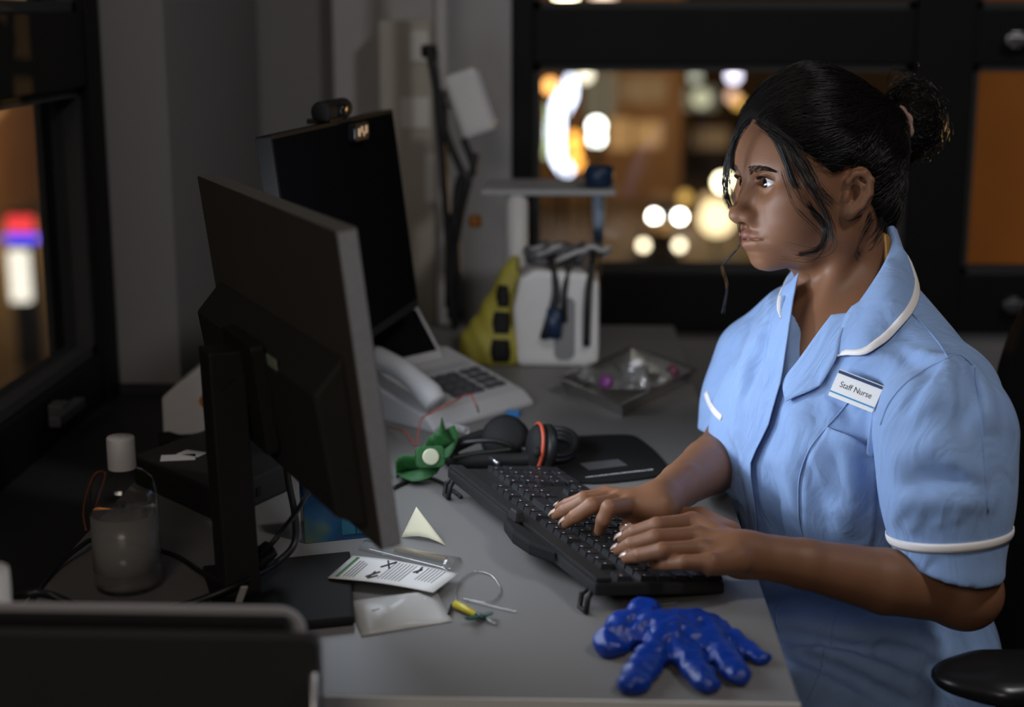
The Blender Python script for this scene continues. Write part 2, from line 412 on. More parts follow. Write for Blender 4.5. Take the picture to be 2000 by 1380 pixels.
def lamp_post(px, py, Y, r, col, s, label, group=None):
    Y *= KS; r *= KS; c = PY(px, py, Y); t = thing('street_lamp', (c[0], c[1], GZ), label, 'street lamp', group)
    if c[2] - GZ > .5:
        kid(MB().tube([(c[0], c[1] + .25, GZ), (c[0], c[1] + .25, c[2] + .2), (c[0], c[1], c[2] + r + .05)], .09, 8).build('lamp_pole', M_frame, t), t)
    nm = 'globe_%.2f_%.2f_%.2f_%.1f' % (*col, s)
    g = MB().lathe([(max(.001, r * math.sin(a)), -r * math.cos(a)) for a in np.linspace(0, math.pi, 9)], c, 14).build('lamp_globe', emit(nm, col, s), t, True); kid(g, t)
lamp_post(1143, 146, 40, .18, (1, .93, .70), 3.0, 'pale lamp high beside the neon sign')
lamp_post(1165, 246, 38, .17, (.93, 1, .92), 14, 'tall white lamp right of the neon sign')
lamp_post(1165, 270, 40.5, .17, (.93, 1, .92), 14, 'white lamp just below the tall white one')
lamp_post(1075, 168, 39, .16, (1, .45, .12), 5, 'orange lamp left of the neon sign')
lamp_post(1358, 150, 55, .22, (.75, .78, .60), .9, 'faint greenish lamp above the dark block')
lamp_post(1370, 192, 54, .32, (.80, .80, .52), .9, 'large dim yellow-green lamp under the faint one')
lamp_post(1433, 148, 52, .22, (.86, .82, 1.0), 4, 'lavender-white lamp left of the nurse')
lamp_post(1430, 188, 51, .20, (1, .60, .42), 1.6, 'peach lamp under the lavender one')
lamp_post(1442, 200, 50, .18, (1, .55, .12), 1.6, 'amber lamp beside the peach one')
lamp_post(1412, 356, 40, .20, (1, .90, .55), 14, 'bright yellow-white lamp behind the loose hair')
lamp_post(1290, 386, 44, .18, (1, .55, .15), 1.0, 'dim amber lamp above the left headlight')
lamp_post(1338, 386, 44, .18, (1, .60, .15), 1.2, 'dim amber lamp above the right headlight')
lamp_post(1382, 392, 44, .20, (1, .65, .30), 1.0, 'dim peach lamp right of the amber pair')
lamp_post(1400, 425, 36, .42, (1, .78, .42), 2.4, 'broad warm glow low beside the face')
lamp_post(1105, -6, 40, .24, (1, .85, .55), 14, 'warm lamp at the top of the upper pane')
lamp_post(1178, -8, 42, .30, (1, .75, .55), 2, 'faint pinkish lamp in the upper pane')
# neon sign: a tall tube that curves
t = thing('neon_sign', PY(1095, 330, 78), 'tall curved white-blue neon sign with orange dots', 'sign')
pl = [PY(x, y, 78) for x, y in ((1112, 150), (1108, 185), (1092, 215), (1084, 255), (1086, 290), (1098, 320), (1112, 338))]
kid(MB().tube(pl, [.26, .42, .46, .40, .34, .30, .26], 10, res=6).build('neon_tube', emit('neon_blue_white', (.72, .80, 1.0), 7), t, True), t)
kid(MB().tube([p + (0, .7, 0) for p in pl], .40, 8, res=4).build('sign_backing', M_frame, t), t)
for x, y in ((1121, 270), (1122, 292), (1126, 318)): kid(MB().lathe([(max(.001, .30 * math.sin(a)), -.30 * math.cos(a)) for a in np.linspace(0, math.pi, 8)], PY(x, y, 76), 12).build('orange_dot', emit('neon_orange', (1, .42, .06), 4), t, True), t)
kid(MB().tube([PY(1052, 210, 78), PY(1048, 260, 78), PY(1056, 305, 78)], .27, 8, res=5).build('green_tube', emit('neon_green', (.62, .80, .35), 1.2), t, True), t)
kid(MB().tube([PY(1095, 338, 79), PY(1100, 338, 79) * (1, 1, 0) + (0, 0, GZ)], .15, 8).build('sign_pole', M_frame, t), t)
def car(px, py, Y, hl, s, label, col=(1, .96, .82), gap=.62, pz=.62):
    """car facing the camera; (px, py) is the middle between its headlights"""
    c = PY(px, py, Y); g = np.array((c[0], c[1], GZ)); t = thing('car', g, label, 'car')
    k = kid(MB().prism([(-.85, .25), (-.88, .75), (-.78, .95), (-.62, 1.42), (.62, 1.42), (.78, .95), (.88, .75), (.85, .25)], 0, 4.2, lambda v: g + (v[0], v[2] + .15, v[1])).build('car_body', M_car, t, bevel=.08), t)
    kid(MB().prism([(-.70, .98), (-.57, 1.36), (.57, 1.36), (.70, .98)], .10, .16, lambda v: g + (v[0], v[2], v[1])).build('windscreen', mat('car_glass', (.02, .02, .025), rough=.1, var=0), t), t)
    for sx in (-1, 1):
        kid(MB().lathe([(.001, -.03), (hl, -.03), (hl, .05), (.001, .05)], n=14, M=lambda v: g + (v[0] + sx * gap, v[2] + .02, v[1] + c[2] - GZ)).build('headlight', emit('headlight_%d' % int(s * 10), col, s), t), t)
        for yy in (.9, 3.4): kid(MB().lathe([(.001, -.1), (.31, -.1), (.31, .1), (.001, .1)], n=16, M=lambda v: g + (v[2] + sx * .80, v[0] + yy, v[1] + .31)).build('wheel', M_tyre, t), t)
car(1303, 423, 75.0, .20, 34, 'car across the street with two bright round headlights', gap=.625)
car(1292, 479, 64.5, .18, 7, 'nearer car low in the window with two warm lights', (1, .86, .58), gap=.76)
for x, y, Y, e, sx in ((-5, 66, 0, 150, 1), (6, 78, 0, 200, 1), (18, 84, 0, 250, 1), (-27, 72, 0, 400, 1), (26, 42, 0, 750, 1)):
    L = bpy.data.lights.new('sodium_street_light', 'POINT'); L.energy = e * 8; L.color = (1, .55, .18); L.shadow_soft_size = .4
    o = bpy.data.objects.new('sodium_street_light', L); COL.objects.link(o); o.location = (x, y, GZ + 6)
# coloured sign outside the left window
def at_left(px, py, Y): return PY(px, py, Y)
t = thing('shop_sign', PY(40, 600, 45), 'red, blue and white lit sign outside the left window', 'sign')
for nm, a, b, cc, s in (('red_band', (14, 422), (66, 452), (1, .06, .06), 1.6), ('blue_band', (12, 458), (76, 472), (.10, .08, 1), 2.2), ('white_column', (18, 488), (62, 588), (1, .93, .78), 1.7)):
    p, q = PY(*a, 45), PY(*b, 45); kid(bx(p[0], q[0], 44.8, 45.1, q[2], p[2]).build(nm, emit(nm, cc, s), t, bevel=.04), t)
p, q = PY(14, 415, 45), PY(66, 600, 45); kid(bx(p[0] - .05, q[0] + .05, 45.15, 45.6, GZ, p[2] + .1).build('sign_box', M_frame, t), t)

# ---------------------------------------------------------------- desk
desk = thing('desk', (-.16, 1.95, 0), 'white office desk carrying the keyboard and the monitors', 'desk')
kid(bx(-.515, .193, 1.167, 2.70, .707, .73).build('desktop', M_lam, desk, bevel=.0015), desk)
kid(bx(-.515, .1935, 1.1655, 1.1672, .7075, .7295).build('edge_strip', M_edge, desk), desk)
for y in (1.27, 2.60):
    for x in (-.47, .10): kid(bx(x - .02, x + .02, y - .02, y + .02, 0, .707).build('leg', M_steel, desk, bevel=.002), desk)
kid(bx(-.47, .10, 2.62, 2.64, .40, .70).build('modesty_panel', M_lam, desk), desk)

# ================================================================ the nurse
M_skin = mat('skin', (.2, .1, .06), rough=.5, spec=.36, var=.10, vscale=60, bump=.25, bscale=700, sss=.18, attr='tint', dscale=.0006)
M_hair = mat('hair', (.006, .0045, .004), rough=.34, spec=.7, var=.2, vscale=200)
M_cap = mat('hair_base', (.005, .004, .0035), rough=.85, spec=.12, var=.2, vscale=200)
M_tunic = mat('tunic_cloth', (.245, .372, .635), rough=.8, spec=.25, var=.05, vscale=40, bump=.25, bscale=900, sheen=.12)
def wrinkle(m):
    nt = m.node_tree; N = nt.nodes.new; L = nt.links.new; b = nt.nodes['Principled BSDF']; tc = N('ShaderNodeTexCoord'); old = b.inputs['Normal'].links[0].from_socket
    mp = N('ShaderNodeMapping'); mp.inputs['Rotation'].default_value = (.3, .5, .4); mp.inputs['Scale'].default_value = (1, 1.8, .55); L(tc.outputs['Object'], mp.inputs[0])
    n = N('ShaderNodeTexNoise'); n.inputs['Scale'].default_value = 16; n.inputs['Detail'].default_value = 3; n.inputs['Distortion'].default_value = 1.2; L(mp.outputs[0], n.inputs['Vector'])
    bp = N('ShaderNodeBump'); bp.inputs['Strength'].default_value = .55; bp.inputs['Distance'].default_value = .012; L(n.outputs['Fac'], bp.inputs['Height']); L(old, bp.inputs['Normal']); L(bp.outputs[0], b.inputs['Normal'])
wrinkle(M_tunic)
M_pipe = mat('white_piping', (.80, .76, .74), rough=.8, var=.04, bump=.2, bscale=900)
M_nail = mat('fingernail', (.50, .35, .28), rough=.22, spec=.6, var=.05, coat=.4)
M_brow = mat('brow_hair', (.018, .012, .009), rough=.5, var=0)

def unit(v): v = np.asarray(v, float); return v / np.linalg.norm(v)
HF = unit((-.931, -.363, -.03)); HL = unit(np.cross((0, 0, 1), HF)); HU = np.cross(HF, HL)
HL = unit(HL + .085 * HU); HU = np.cross(HF, HL)
HR = np.stack([HF, HL, HU], 1)
EYE = (.0735, .0268, .0175)
HO = PY(1492, 358, 1.690) - HR @ (np.array(EYE) + (.012, 0, 0))
def toW(q): return HO + np.asarray(q, float) @ HR.T
def toH(p): return (np.asarray(p, float) - HO) @ HR
HRf = HR.astype(f32); HOf = HO.astype(f32)

EU = unit((-.16, .10, 1)); EV = unit((-.88, .46, -.14)); EV = unit(EV - EU * (EV @ EU)); EN = np.cross(EV, EU)
if EN[1] < 0: EN = -EN
E0 = np.array((.0075, .0725, .0015))
def ep(v, u, n=0): return E0 + (EV * v + EU * u) * .83 + EN * n
ER = np.stack([EV, EU, EN], 1)
NECK_B = toH((.322, 1.705, .925))
NOTCH = toH((.262, 1.672, .905))

def warp(x, z):
    """shorter lower face, chin set back a little"""
    z2 = np.where(z < -.028, -.028 + (z + .028) * 1.19, z); t = np.clip((-.048 - z) / .02, 0, 1)
    return (x + .0065 * t * t * (3 - 2 * t)).astype(f32), z2.astype(f32)
def head_sdf(Q, ears=True, neck=True):
    x, y, z = Q[:, 0], Q[:, 1], Q[:, 2]; ay = np.abs(y); A0 = np.stack([x, ay, z], 1); x, z = warp(x, z); A = np.stack([x, ay, z], 1)
    d = ell(A, (-.004, 0, .038), (.091, .071, .085))
    d = smin(d, ell(A, (.036, 0, .052), (.054, .060, .050)), .03)
    d = smin(d, ell(A, (.028, 0, -.010), (.059, .060, .060)), .03)
    d = smin(d, chain(A, [(-.004, .050, -.030), (.006, .049, -.050), (.045, .033, -.070), (.076, .006, -.0765)], [.014, .014, .013, .013]), .03)
    d = smin(d, ell(A, (.035, 0, -.046), (.048, .044, .034)), .02)
    d = smin(d, ell(A, (.0755, 0, -.0725), (.0155, .019, .0145)), .016)
    d = smin(d, ell(A, (.064, 0, -.047), (.030, .034, .026)), .02)
    d = smin(d, ell(A, (.048, .036, -.014), (.035, .027, .036)), .024)          # cheeks
    d = smin(d, ell(A, (.056, .045, .004), (.022, .018, .012)), .02)           # cheekbones
    d = smin(d, cone(A, (.076, .012, .0345), (.066, .044, .036), .0135, .010), .018)  # brow
    # eye sockets
    d = smax(d, -ell(A, (.1035, .027, .0165), (.0225, .0210, .0125)), .014)
    # nose
    nz = cone(A, (.083, 0, .027), (.1005, 0, -.010), .0065, .0078)
    nz = smin(nz, ell(A, (.1040, 0, -.0165), (.0112, .0110, .0092)), .009)
    nz = smin(nz, ell(A, (.0945, .0122, -.0195), (.0115, .0078, .0075)), .006)
    nz = smin(nz, cone(A, (.102, 0, -.0225), (.093, 0, -.0255), .0045, .0045), .006)
    d = smin(d, nz, .012)
    d = smax(d, -ell(A, (.0995, .0066, -.0272), (.0068, .0036, .0042)), .0025)
    d += f32(.0012) * gau(A, (.094, .0205, -.0165), (.012, .0035, .007))        # ala crease
    # mouth
    d += f32(.0012) * gau(A, (.098, 0, -.0325), (.012, .0028, .006))
    lu = chain(A, [(.0775, .0245, -.0462), (.0885, .014, -.0428), (.0945, .0048, -.0405), (.0940, 0, -.0417)], [.0020, .0048, .0057, .0054], .004)
    ll = chain(A, [(.0780, .0235, -.0476), (.0880, .0130, -.0522), (.0925, 0, -.0545)], [.0020, .0058, .0072], .004)
    d = smin(d, smin(lu, ll, .0015), .0045)
    fr = (x > .072) & (ay < .030)
    w = np.where(fr, np.clip((.0275 - ay) / .004, 0, 1), 0).astype(f32)
    d += f32(.0036) * w * np.exp(-((z + .0468 - ay * f32(.01)) / f32(.0010)) ** 2)
    d += f32(.0016) * gau(A, (.088, 0, -.0640), (.012, .018, .0035))             # under the lower lip
    d += f32(.0012) * gau(A, (.079, .0285, -.047), (.01, .004, .005))
    # eyes: lids over the ball, almond opening
    e = np.asarray(EYE, f32); q = A - e
    lid = ell(A, EYE, (.0138, .0146, .0134))
    d = smin(d, lid, .0045)
    t = q[:, 1] / f32(.0150); tt = np.clip(1 - np.abs(t) ** 2.1, -1, 1)
    zu = f32(.0062) * tt + q[:, 1] * f32(.07); zl = f32(-.0046) * tt + q[:, 1] * f32(.07)
    fx = (q[:, 0] > 0)
    d += np.where(fx & (np.abs(t) < 1.25), f32(.0014) * np.exp(-((q[:, 2] - zu - f32(.0052)) / f32(.0013)) ** 2) * np.clip(1.3 - np.abs(t), 0, 1), 0).astype(f32)
    d -= np.where(fx & (np.abs(t) < 1.15), f32(.0007) * np.exp(-((q[:, 2] - zu - f32(.0010)) / f32(.0011)) ** 2), 0).astype(f32)
    op = np.maximum(np.maximum(q[:, 2] - zu, zl - q[:, 2]) * f32(.85), np.maximum(sph(A, EYE, .0195), f32(.001) - q[:, 0]))
    d = smax(d, -op, .0012)
    d *= f32(.92); A = A0
    if ears:
        c = chain(A, [ep(-.001, .004, .001), ep(-.004, .016, .004), ep(.003, .0275, .005), ep(.0145, .0305, .005), ep(.0245, .022, .004), ep(.0262, .005, .004),
                      ep(.019, -.012, .004), ep(.009, -.0225, .004)], [.0022, .0030, .0032, .0034, .0036, .0034, .0032, .0036], .003)
        pl = ell(A, ep(.0105, .005, -.001), (.0175, .0275, .0042), ER)
        pl = smax(pl, -ell(A, ep(.0068, -.001, .005), (.0090, .0125, .0110), ER), .002)
        pl = smax(pl, -ell(A, ep(.0130, .019, .005), (.0075, .0065, .0060), ER), .002)
        c = smin(c, pl, .004)
        c = smin(c, chain(A, [ep(.008, .021, .002), ep(.0155, .013, .003), ep(.0165, 0, .003), ep(.009, -.0115, .003)], [.0020, .0026, .0026, .0022], .003), .003)
        c = smin(c, ell(A, ep(.0035, -.0220, .002), (.0075, .0090, .0042), ER), .006)
        c = smin(c, ell(A, ep(-.0030, -.0040, .003), (.0042, .0060, .0038), ER), .004)
        c = smin(c, cone(A, ep(.006, .012, -.009), ep(.006, -.008, -.009), .0065, .0065), .004)
        d = smin(d, c, .0035)
    if neck:
        n = chain(Q, [(-.022, 0, -.005), (-.026, 0, -.060), NECK_B], [.048, .0440, .050], .02)
        n = smin(n, ell(Q, (.004, 0, -.058), (.040, .036, .028)), .03)
        n = smin(n, cone(Q, (-.012, .046, -.030), NOTCH + (-.004, .010, 0), .011, .008), .014)
        n = smin(n, cone(Q, (-.012, -.046, -.030), NOTCH + (-.004, -.012, 0), .011, .008), .014)
        d = smin(d, n, .022)
    return d

# torso frame
TF = unit((-.894, -.447, 0)); TL = unit(np.cross((0, 0, 1), TF)); TR = np.stack([TF, TL, (0, 0, 1)], 1)
NB = np.array((.322, 1.705, .925))                     # neck base
SL = np.array((.387, 1.550, .884)); SR = np.array((.284, 1.842, .902))
def tp(f, l, z): return np.array((NB[0], NB[1], 0)) + TF * f + TL * l + np.array((0, 0, z))
def chest_sdf(P, o=0.0):
    d = ell(P, tp(.010, 0, .845), (.090 + o, .150 + o, .125 + o), TR)
    d = smin(d, chain(P, [SL, NB + (0, 0, -.015), SR], [.042 + o, .046 + o, .042 + o], .03), .05)
    d = smin(d, cone(P, NB - TF * .022 + TL * .030 + np.array((0, 0, .020)), SL + (0, .03, .004), .034 + o, .036 + o), .04)
    d = smin(d, ell(P, tp(.055, .060, .800), (.066 + o, .070 + o, .074 + o), TR), .05)
    d = smin(d, ell(P, tp(.055, -.060, .800), (.066 + o, .070 + o, .074 + o), TR), .05)
    return d
def skin_top(P):
    q = (P - HOf) @ HRf
    d = head_sdf(q)
    d = smin(d, chest_sdf(P, -.006), .03)
    # collar bones and the notch between them
    a = NB + TF * .062 + np.array((0, 0, -.022))
    d -= f32(.004) * np.exp(-segd2(P, a + TL * .018, SL + TF * .03 + np.array((0, 0, .02)))[0] / f32(.009 ** 2))
    d -= f32(.004) * np.exp(-segd2(P, a - TL * .018, SR + TF * .03 + np.array((0, 0, .02)))[0] / f32(.009 ** 2))
    d += f32(.004) * gau(P, a + TF * .004, (.012, .012, .014))
    return d

# ---- arms and hands: joints read off the photograph, heights from the keyboard they rest on
EL_L = PY(1884, 1154, 1.452); WR_L = PZ(1462, 1082, .772)
EL_R = PY(1434, 866, 1.80); WR_R = PZ(1290, 978, .782)
def J(*a): return [PZ(x, y, z) for x, y, z in a]
LEFT = dict(
    index=(J((1352, 1020, .786), (1283, 1026, .792), (1240, 1039, .783), (1216, 1051, .773)), (.0098, .0084, .0074, .0058)),
    middle=(J((1362, 1047, .786), (1280, 1050, .792), (1234, 1063, .783), (1208, 1074, .772)), (.0098, .0085, .0075, .0058)),
    ring=(J((1370, 1072, .783), (1294, 1075, .788), (1250, 1084, .780), (1224, 1090, .771)), (.0094, .0081, .0072, .0056)),
    pinky=(J((1388, 1098, .780), (1336, 1098, .781), (1302, 1101, .775), (1279, 1103, .768)), (.0086, .0072, .0064, .0051)),
    thumb=(J((1425, 1040, .765), (1370, 1012, .766), (1315, 1004, .764), (1278, 1010, .763)), (.0125, .0105, .0090, .0070)))
RIGHT = dict(
    index=(J((1232, 987, .786), (1190, 992, .796), (1178, 1015, .784), (1171, 1036, .770)), (.0096, .0084, .0074, .0058)),
    middle=(J((1214, 979, .787), (1156, 987, .794), (1124, 1008, .782), (1106, 1021, .772)), (.0096, .0084, .0074, .0058)),
    ring=(J((1198, 972, .786), (1140, 980, .789), (1104, 996, .778), (1086, 1005, .770)), (.0092, .0079, .0070, .0055)),
    pinky=(J((1184, 966, .782), (1140, 972, .782), (1108, 984, .772), (1092, 990, .764)), (.0084, .0071, .0062, .0050)),
    thumb=(J((1285, 985, .768), (1272, 1003, .768), (1245, 1020, .766), (1222, 1032, .763)), (.0125, .0105, .0090, .0068)))
def hand_sdf(P, H, wr, el):
    ax = unit(wr - el); mc = [H[k][0][0] for k in ('index', 'middle', 'ring', 'pinky')]
    d = cone(P, wr, wr + ax * .012, .0195, .0195)
    pr = (.0118, .0120, .0114, .0104)
    for m, r in zip(mc, pr):
        base = wr + (m - np.mean(mc, 0)) * .45 + ax * .018
        d = smin(d, cone(P, base, m - np.array((0, 0, .002)), .0140, r), .012)
    th = H['thumb']
    d = smin(d, cone(P, wr + ax * .010 - np.array((0, 0, .006)), th[0][1], .016, th[1][1]), .012)
    for k, (pts, rs) in H.items():
        f = chain(P, pts, rs, .0016)
        if k != 'thumb':                                            # knuckle pads
            f -= f32(.0005) * np.exp(-((P - pts[1].astype(f32)) ** 2).sum(1) / f32(.007 ** 2))
            f += f32(.0005) * np.exp(-segd2(P, pts[2] - [.0, .01, .0], pts[2] + [0, .01, 0])[0] / f32(.0016 ** 2))
            d = smin(d, f, .0032); d -= f32(.0009) * np.exp(-((P - (pts[0] + [0, 0, .008]).astype(f32)) ** 2).sum(1) / f32(.009 ** 2))
        else: d = smin(d, f, .008)
    return d
def arm_sdf(P, H, wr, el, sh):
    m = wr + (el - wr) * .62 + np.array((0, 0, -.004))
    d = chain(P, [wr, wr + (el - wr) * .25, m, el], [.0215, .0240, .0320, .0335], .005)
    d = smin(d, chain(P, [el, (el * .55 + sh * .45), sh], [.0335, .0370, .0420], .005), .012)
    d = smin(d, sph(P, el + (0, 0, -.003), .0325), .015)
    return smin(d, hand_sdf(P, H, wr, el), .010)
ARM_L = lambda P: arm_sdf(P, LEFT, WR_L, EL_L, SL)
ARM_R = lambda P: arm_sdf(P, RIGHT, WR_R, EL_R, SR)
def bbox(pts, m): pts = np.array(pts); return pts.min(0) - m, pts.max(0) + m
def low_body(P):
    d = chest_sdf(P, -.02)
    d = smin(d, ell(P, tp(-.01, 0, .68), (.085, .12, .16), TR), .06)
    d = smin(d, ell(P, tp(-.04, 0, .55), (.13, .16, .11), TR), .06)
    for hp, kn, an, toe in (((.36, 1.60, .53), (-.02, 1.53, .53), (-.02, 1.53, .10), (-.14, 1.53, .04)),
                            ((.34, 1.80, .53), (-.02, 1.83, .53), (.00, 1.83, .10), (-.12, 1.83, .04))):
        d = smin(d, chain(P, [hp, kn, an, toe], [.080, .055, .038, .034], .03), .05)
    return d
parts = []
lo, hi = bbox([HO + (-.14, -.14, -.1), HO + (.15, .15, .14)], 0); lo[2] = .845
parts.append(surfnets(skin_top, lo, hi, .0014))
for A_, H, wr, el, sh in ((ARM_L, LEFT, WR_L, EL_L, SL), (ARM_R, RIGHT, WR_R, EL_R, SR)):
    lo, hi = bbox(np.concatenate([np.array(v[0]) for v in H.values()] + [[wr, el, sh]]), .055); parts.append(surfnets(A_, lo, hi, .0015))
parts.append(surfnets(low_body, (-.25, 1.3, 0), (.6, 2.05, .90), .009))
V, Q = join_np(parts)
person = obj_np('person', V, Q, M_skin)
tag(person, 'seated nurse with dark tied-back hair and light blue tunic, typing at the keyboard', 'person')
# skin tint: one brown with rosier lips, ears and finger tips
q = toH(V).astype(f32); base = np.tile(np.array([[.205, .095, .050]], f32), (len(V), 1))
wx, wz = warp(q[:, 0], q[:, 2]); A_ = np.stack([wx, np.abs(q[:, 1]), wz], 1)
lip = np.minimum(chain(A_, [(.0775, .0245, -.0462), (.0885, .014, -.0428), (.0945, .0048, -.0405), (.0940, 0, -.0417)], [.0020, .0048, .0057, .0054], .004),
                 chain(A_, [(.0780, .0235, -.0476), (.0880, .0130, -.0522), (.0925, 0, -.0545)], [.0020, .0058, .0072], .004))
w = np.clip((.0012 - lip) / .0022, 0, 1)[:, None] * (A_[:, 0] > .07)[:, None]
base = base * (1 - w) + np.array([[.22, .078, .066]], f32) * w
w = np.clip(1 - np.abs(A_ - [.09, .018, .008]).max(1) / .02, 0, 1)[:, None] * .15; base = base * (1 - w) + base * .6 * w
vcol(person, base)
# eyes
def eye_mat():
    m = bpy.data.materials.new('eyeball'); MATS['eyeball'] = m; m.use_nodes = True; nt = m.node_tree; N = nt.nodes.new; L = nt.links.new
    b = nt.nodes['Principled BSDF']; b.inputs['Roughness'].default_value = .08; b.inputs['Coat Weight'].default_value = .6
    tc = N('ShaderNodeTexCoord'); sp = N('ShaderNodeSeparateXYZ'); L(tc.outputs['Object'], sp.inputs[0])
    r = N('ShaderNodeValToRGB'); L(sp.outputs[0], r.inputs[0]); cr = r.color_ramp; cr.interpolation = 'EASE'
    mr = N('ShaderNodeMapRange'); mr.inputs[1].default_value = .0095; mr.inputs[2].default_value = .0125; L(sp.outputs[0], mr.inputs[0]); L(mr.outputs[0], r.inputs[0])
    cr.elements[0].position = .12; cr.elements[0].color = (.62, .58, .57, 1); cr.elements[1].position = .24; cr.elements[1].color = (.008, .004, .0025, 1)
    e = cr.elements.new(.62); e.color = (.012, .006, .004, 1); e = cr.elements.new(.74); e.color = (.001, .001, .001, 1)
    L(r.outputs[0], b.inputs['Base Color']); return m
ME = eye_mat()
GAZE = np.array((-.97, -.235, -.10))
for s in (1, -1):
    mb = MB(); n = 24
    prof = [(.0122 * math.sin(a), .0122 * math.cos(a)) for a in np.linspace(.001, math.pi - .001, n)]
    o = mb.lathe([(r, z) for r, z in prof], n=32, M=lambda v: (v[2] + (.0006 * math.exp(-(v[0] ** 2 + v[1] ** 2) / .005 ** 2) if v[2] > 0 else 0), v[0], v[1])).build('eye', ME, None, True, fix=True)
    c = toW(np.array(EYE) * (1, s, 1)); g = unit(GAZE); l = unit(np.cross((0, 0, 1), g)); u = np.cross(g, l)
    o.matrix_world = Matrix([[g[i], l[i], u[i], c[i]] for i in range(3)] + [[0, 0, 0, 1]]); o.parent = person
    # lashes and brow
    lm = MB(); bm_ = MB(); R_ = np.random.default_rng(5)
    for k in range(44):
        t = -1 + 2 * k / 43; yy = t * .0148; tt = max(0, 1 - abs(t) ** 2.1); zz = .0062 * tt + yy * .07 + .0003
        xx = math.sqrt(max(1e-6, .0143 ** 2 - yy * yy * .92 - zz * zz)); p0 = np.array(EYE) + (xx, yy, zz)
        p1 = p0 + np.array((.0032, .0022 * t, .0008)); p2 = p0 + np.array((.0052, .0042 * t + .0005, .0030))
        lm.tube([toW(p * (1, s, 1)) for p in (p0, p1, p2)], [.00034, .00026, .00006], 3)
    lo_ = lm.build('eyelashes', M_brow, person)
    for k in range(220):
        u_ = R_.uniform(0, 1); yy = .0105 + u_ * .033; zc = .0305 + .0040 * math.sin(u_ * 2.4) - .0022 * u_ ** 2; hw = .0042 * (1 - .70 * u_)
        zz = zc + R_.uniform(-hw, hw)
        bm_.add([(yy, zz, u_)], [])
    pts = np.array(bm_.V); yy, zz, u_ = pts.T
    Pq = np.stack([np.full(len(yy), .10), yy, zz], 1).astype(f32)
    for _ in range(12): Pq[:, 0] -= head_sdf(Pq, False, False) * .8
    bm_ = MB()
    for p, uu in zip(Pq, u_):
        t_ = unit((-.35 * uu - .05, 1, .55 * (1 - uu) - .25 * uu)); L_ = .0065
        a = p + np.array((-.0002, 0, 0)); b_ = a + t_ * L_ * .5 + np.array((.0007, 0, 0)); c_ = a + t_ * L_ + (np.array((-.0006, 0, 0)))
        bm_.tube([toW(v * (1, s, 1)) for v in (a, b_, c_)], [.0002, .00024, .0001], 3)
    bm_.build('eyebrow', M_brow, person)
# fingernails
for H in (LEFT, RIGHT):
    for k, (pts, rs) in H.items():
        a, b = pts[2], pts[3]; ax = unit(b - a); upv = unit(np.array((0, 0, 1.0)) - ax * ax[2]); upv = unit(upv + unit(CAM - b) * .45); upv = unit(upv - ax * (upv @ ax)); sd = np.cross(ax, upv)
        if k == 'thumb': upv, sd = unit(upv * .5 + sd * .86 * (-1 if H is RIGHT else 1)), None; sd = np.cross(ax, upv)
        G = []
        for i, s_ in enumerate(np.linspace(-.0060, .0096, 10)):
            row = []; wd = .0048 * (1 - max(0, s_ / .0096) ** 3 * .55) * (rs[3] / .0057)
            for j in np.linspace(-1, 1, 7):
                row.append(b + ax * s_ + sd * wd * j + upv * (rs[3] * 1.0 + .0013 - .0020 * j * j - .0030 * max(0, s_ / .0096) ** 2))
            G.append(row)
        mb = MB().grid(G); G2 = np.array(G) - upv * .0008; mb.grid(G2)
        mb.build('fingernail', M_nail, person, True)

# ---- hair: a combed cap drawn back to a bun, with loose strands
BUN = PY(1776, 236, 1.800); BUNH = toH(BUN)
TIE = toH(PY(1738, 250, 1.775))
def hair_cap(Q):
    x, y, z = Q[:, 0], Q[:, 1], Q[:, 2]; ay = np.abs(y); A = np.stack([x, ay, z], 1)
    d = ell(A, (-.006, 0, .042), (.0950, .0790, .0860))
    d = smin(d, ell(A, (.016, 0, .086), (.052, .050, .0545)), .04)
    d = smin(d, ell(A, (.034, 0, .062), (.058, .0635, .050)), .03)
    d = smin(d, ell(Q, (-.055, 0, -.020), (.036, .050, .045)), .03)                   # nape
    d = smin(d, cone(Q, (-.060, 0, .050), TIE, .030, .012), .03)
    # hairline
    n1 = (x - .0745 - ay * f32(.10)) * f32(.80) - (z - .0775 + ay * ay * f32(8.5)) * f32(.60)
    n2 = (x - .012) * f32(.62) - (z - .014) * f32(.785)
    d = smax(d, n1, .006); d = smax(d, n2, .008)
    d = smax(d, -ell(A, (.002, .074, .002), (.030, .022, .030)), .006)
    d -= f32(.0022) * np.sin((z * f32(150) - x * f32(60)) + np.sin(y * 40) * 2) * np.clip((f32(.075) - x) / .03, 0, 1) * f32(.4)
    return d
def bun_sdf(P):
    d = smin(sph(P, BUN + (.002, 0, .010), .031), sph(P, BUN + (-.004, 0, -.022), .026), .02)
    R_ = np.random.default_rng(11)
    for k in range(12):
        v = R_.normal(size=3); v /= np.linalg.norm(v); d = smin(d, sph(P, BUN + v * (.028, .026, .042), R_.uniform(.007, .014)), .006)
    return d
lo, hi = bbox([toW(v) for v in ((-.13, -.10, -.08), (.1, .1, .17), (-.13, .1, .17), (.1, -.1, -.08))], .01)
HV, HQ = surfnets(lambda P: hair_cap((P - HOf) @ HRf), lo, hi, .0022)
hair = obj_np('hair', HV, HQ, M_cap, person); hair['label'] = 'black hair combed back from a centre parting'
def strands(name, paths, r, parent):
    return obj_np(name, *strand_mesh(paths, r), M_hair, parent)
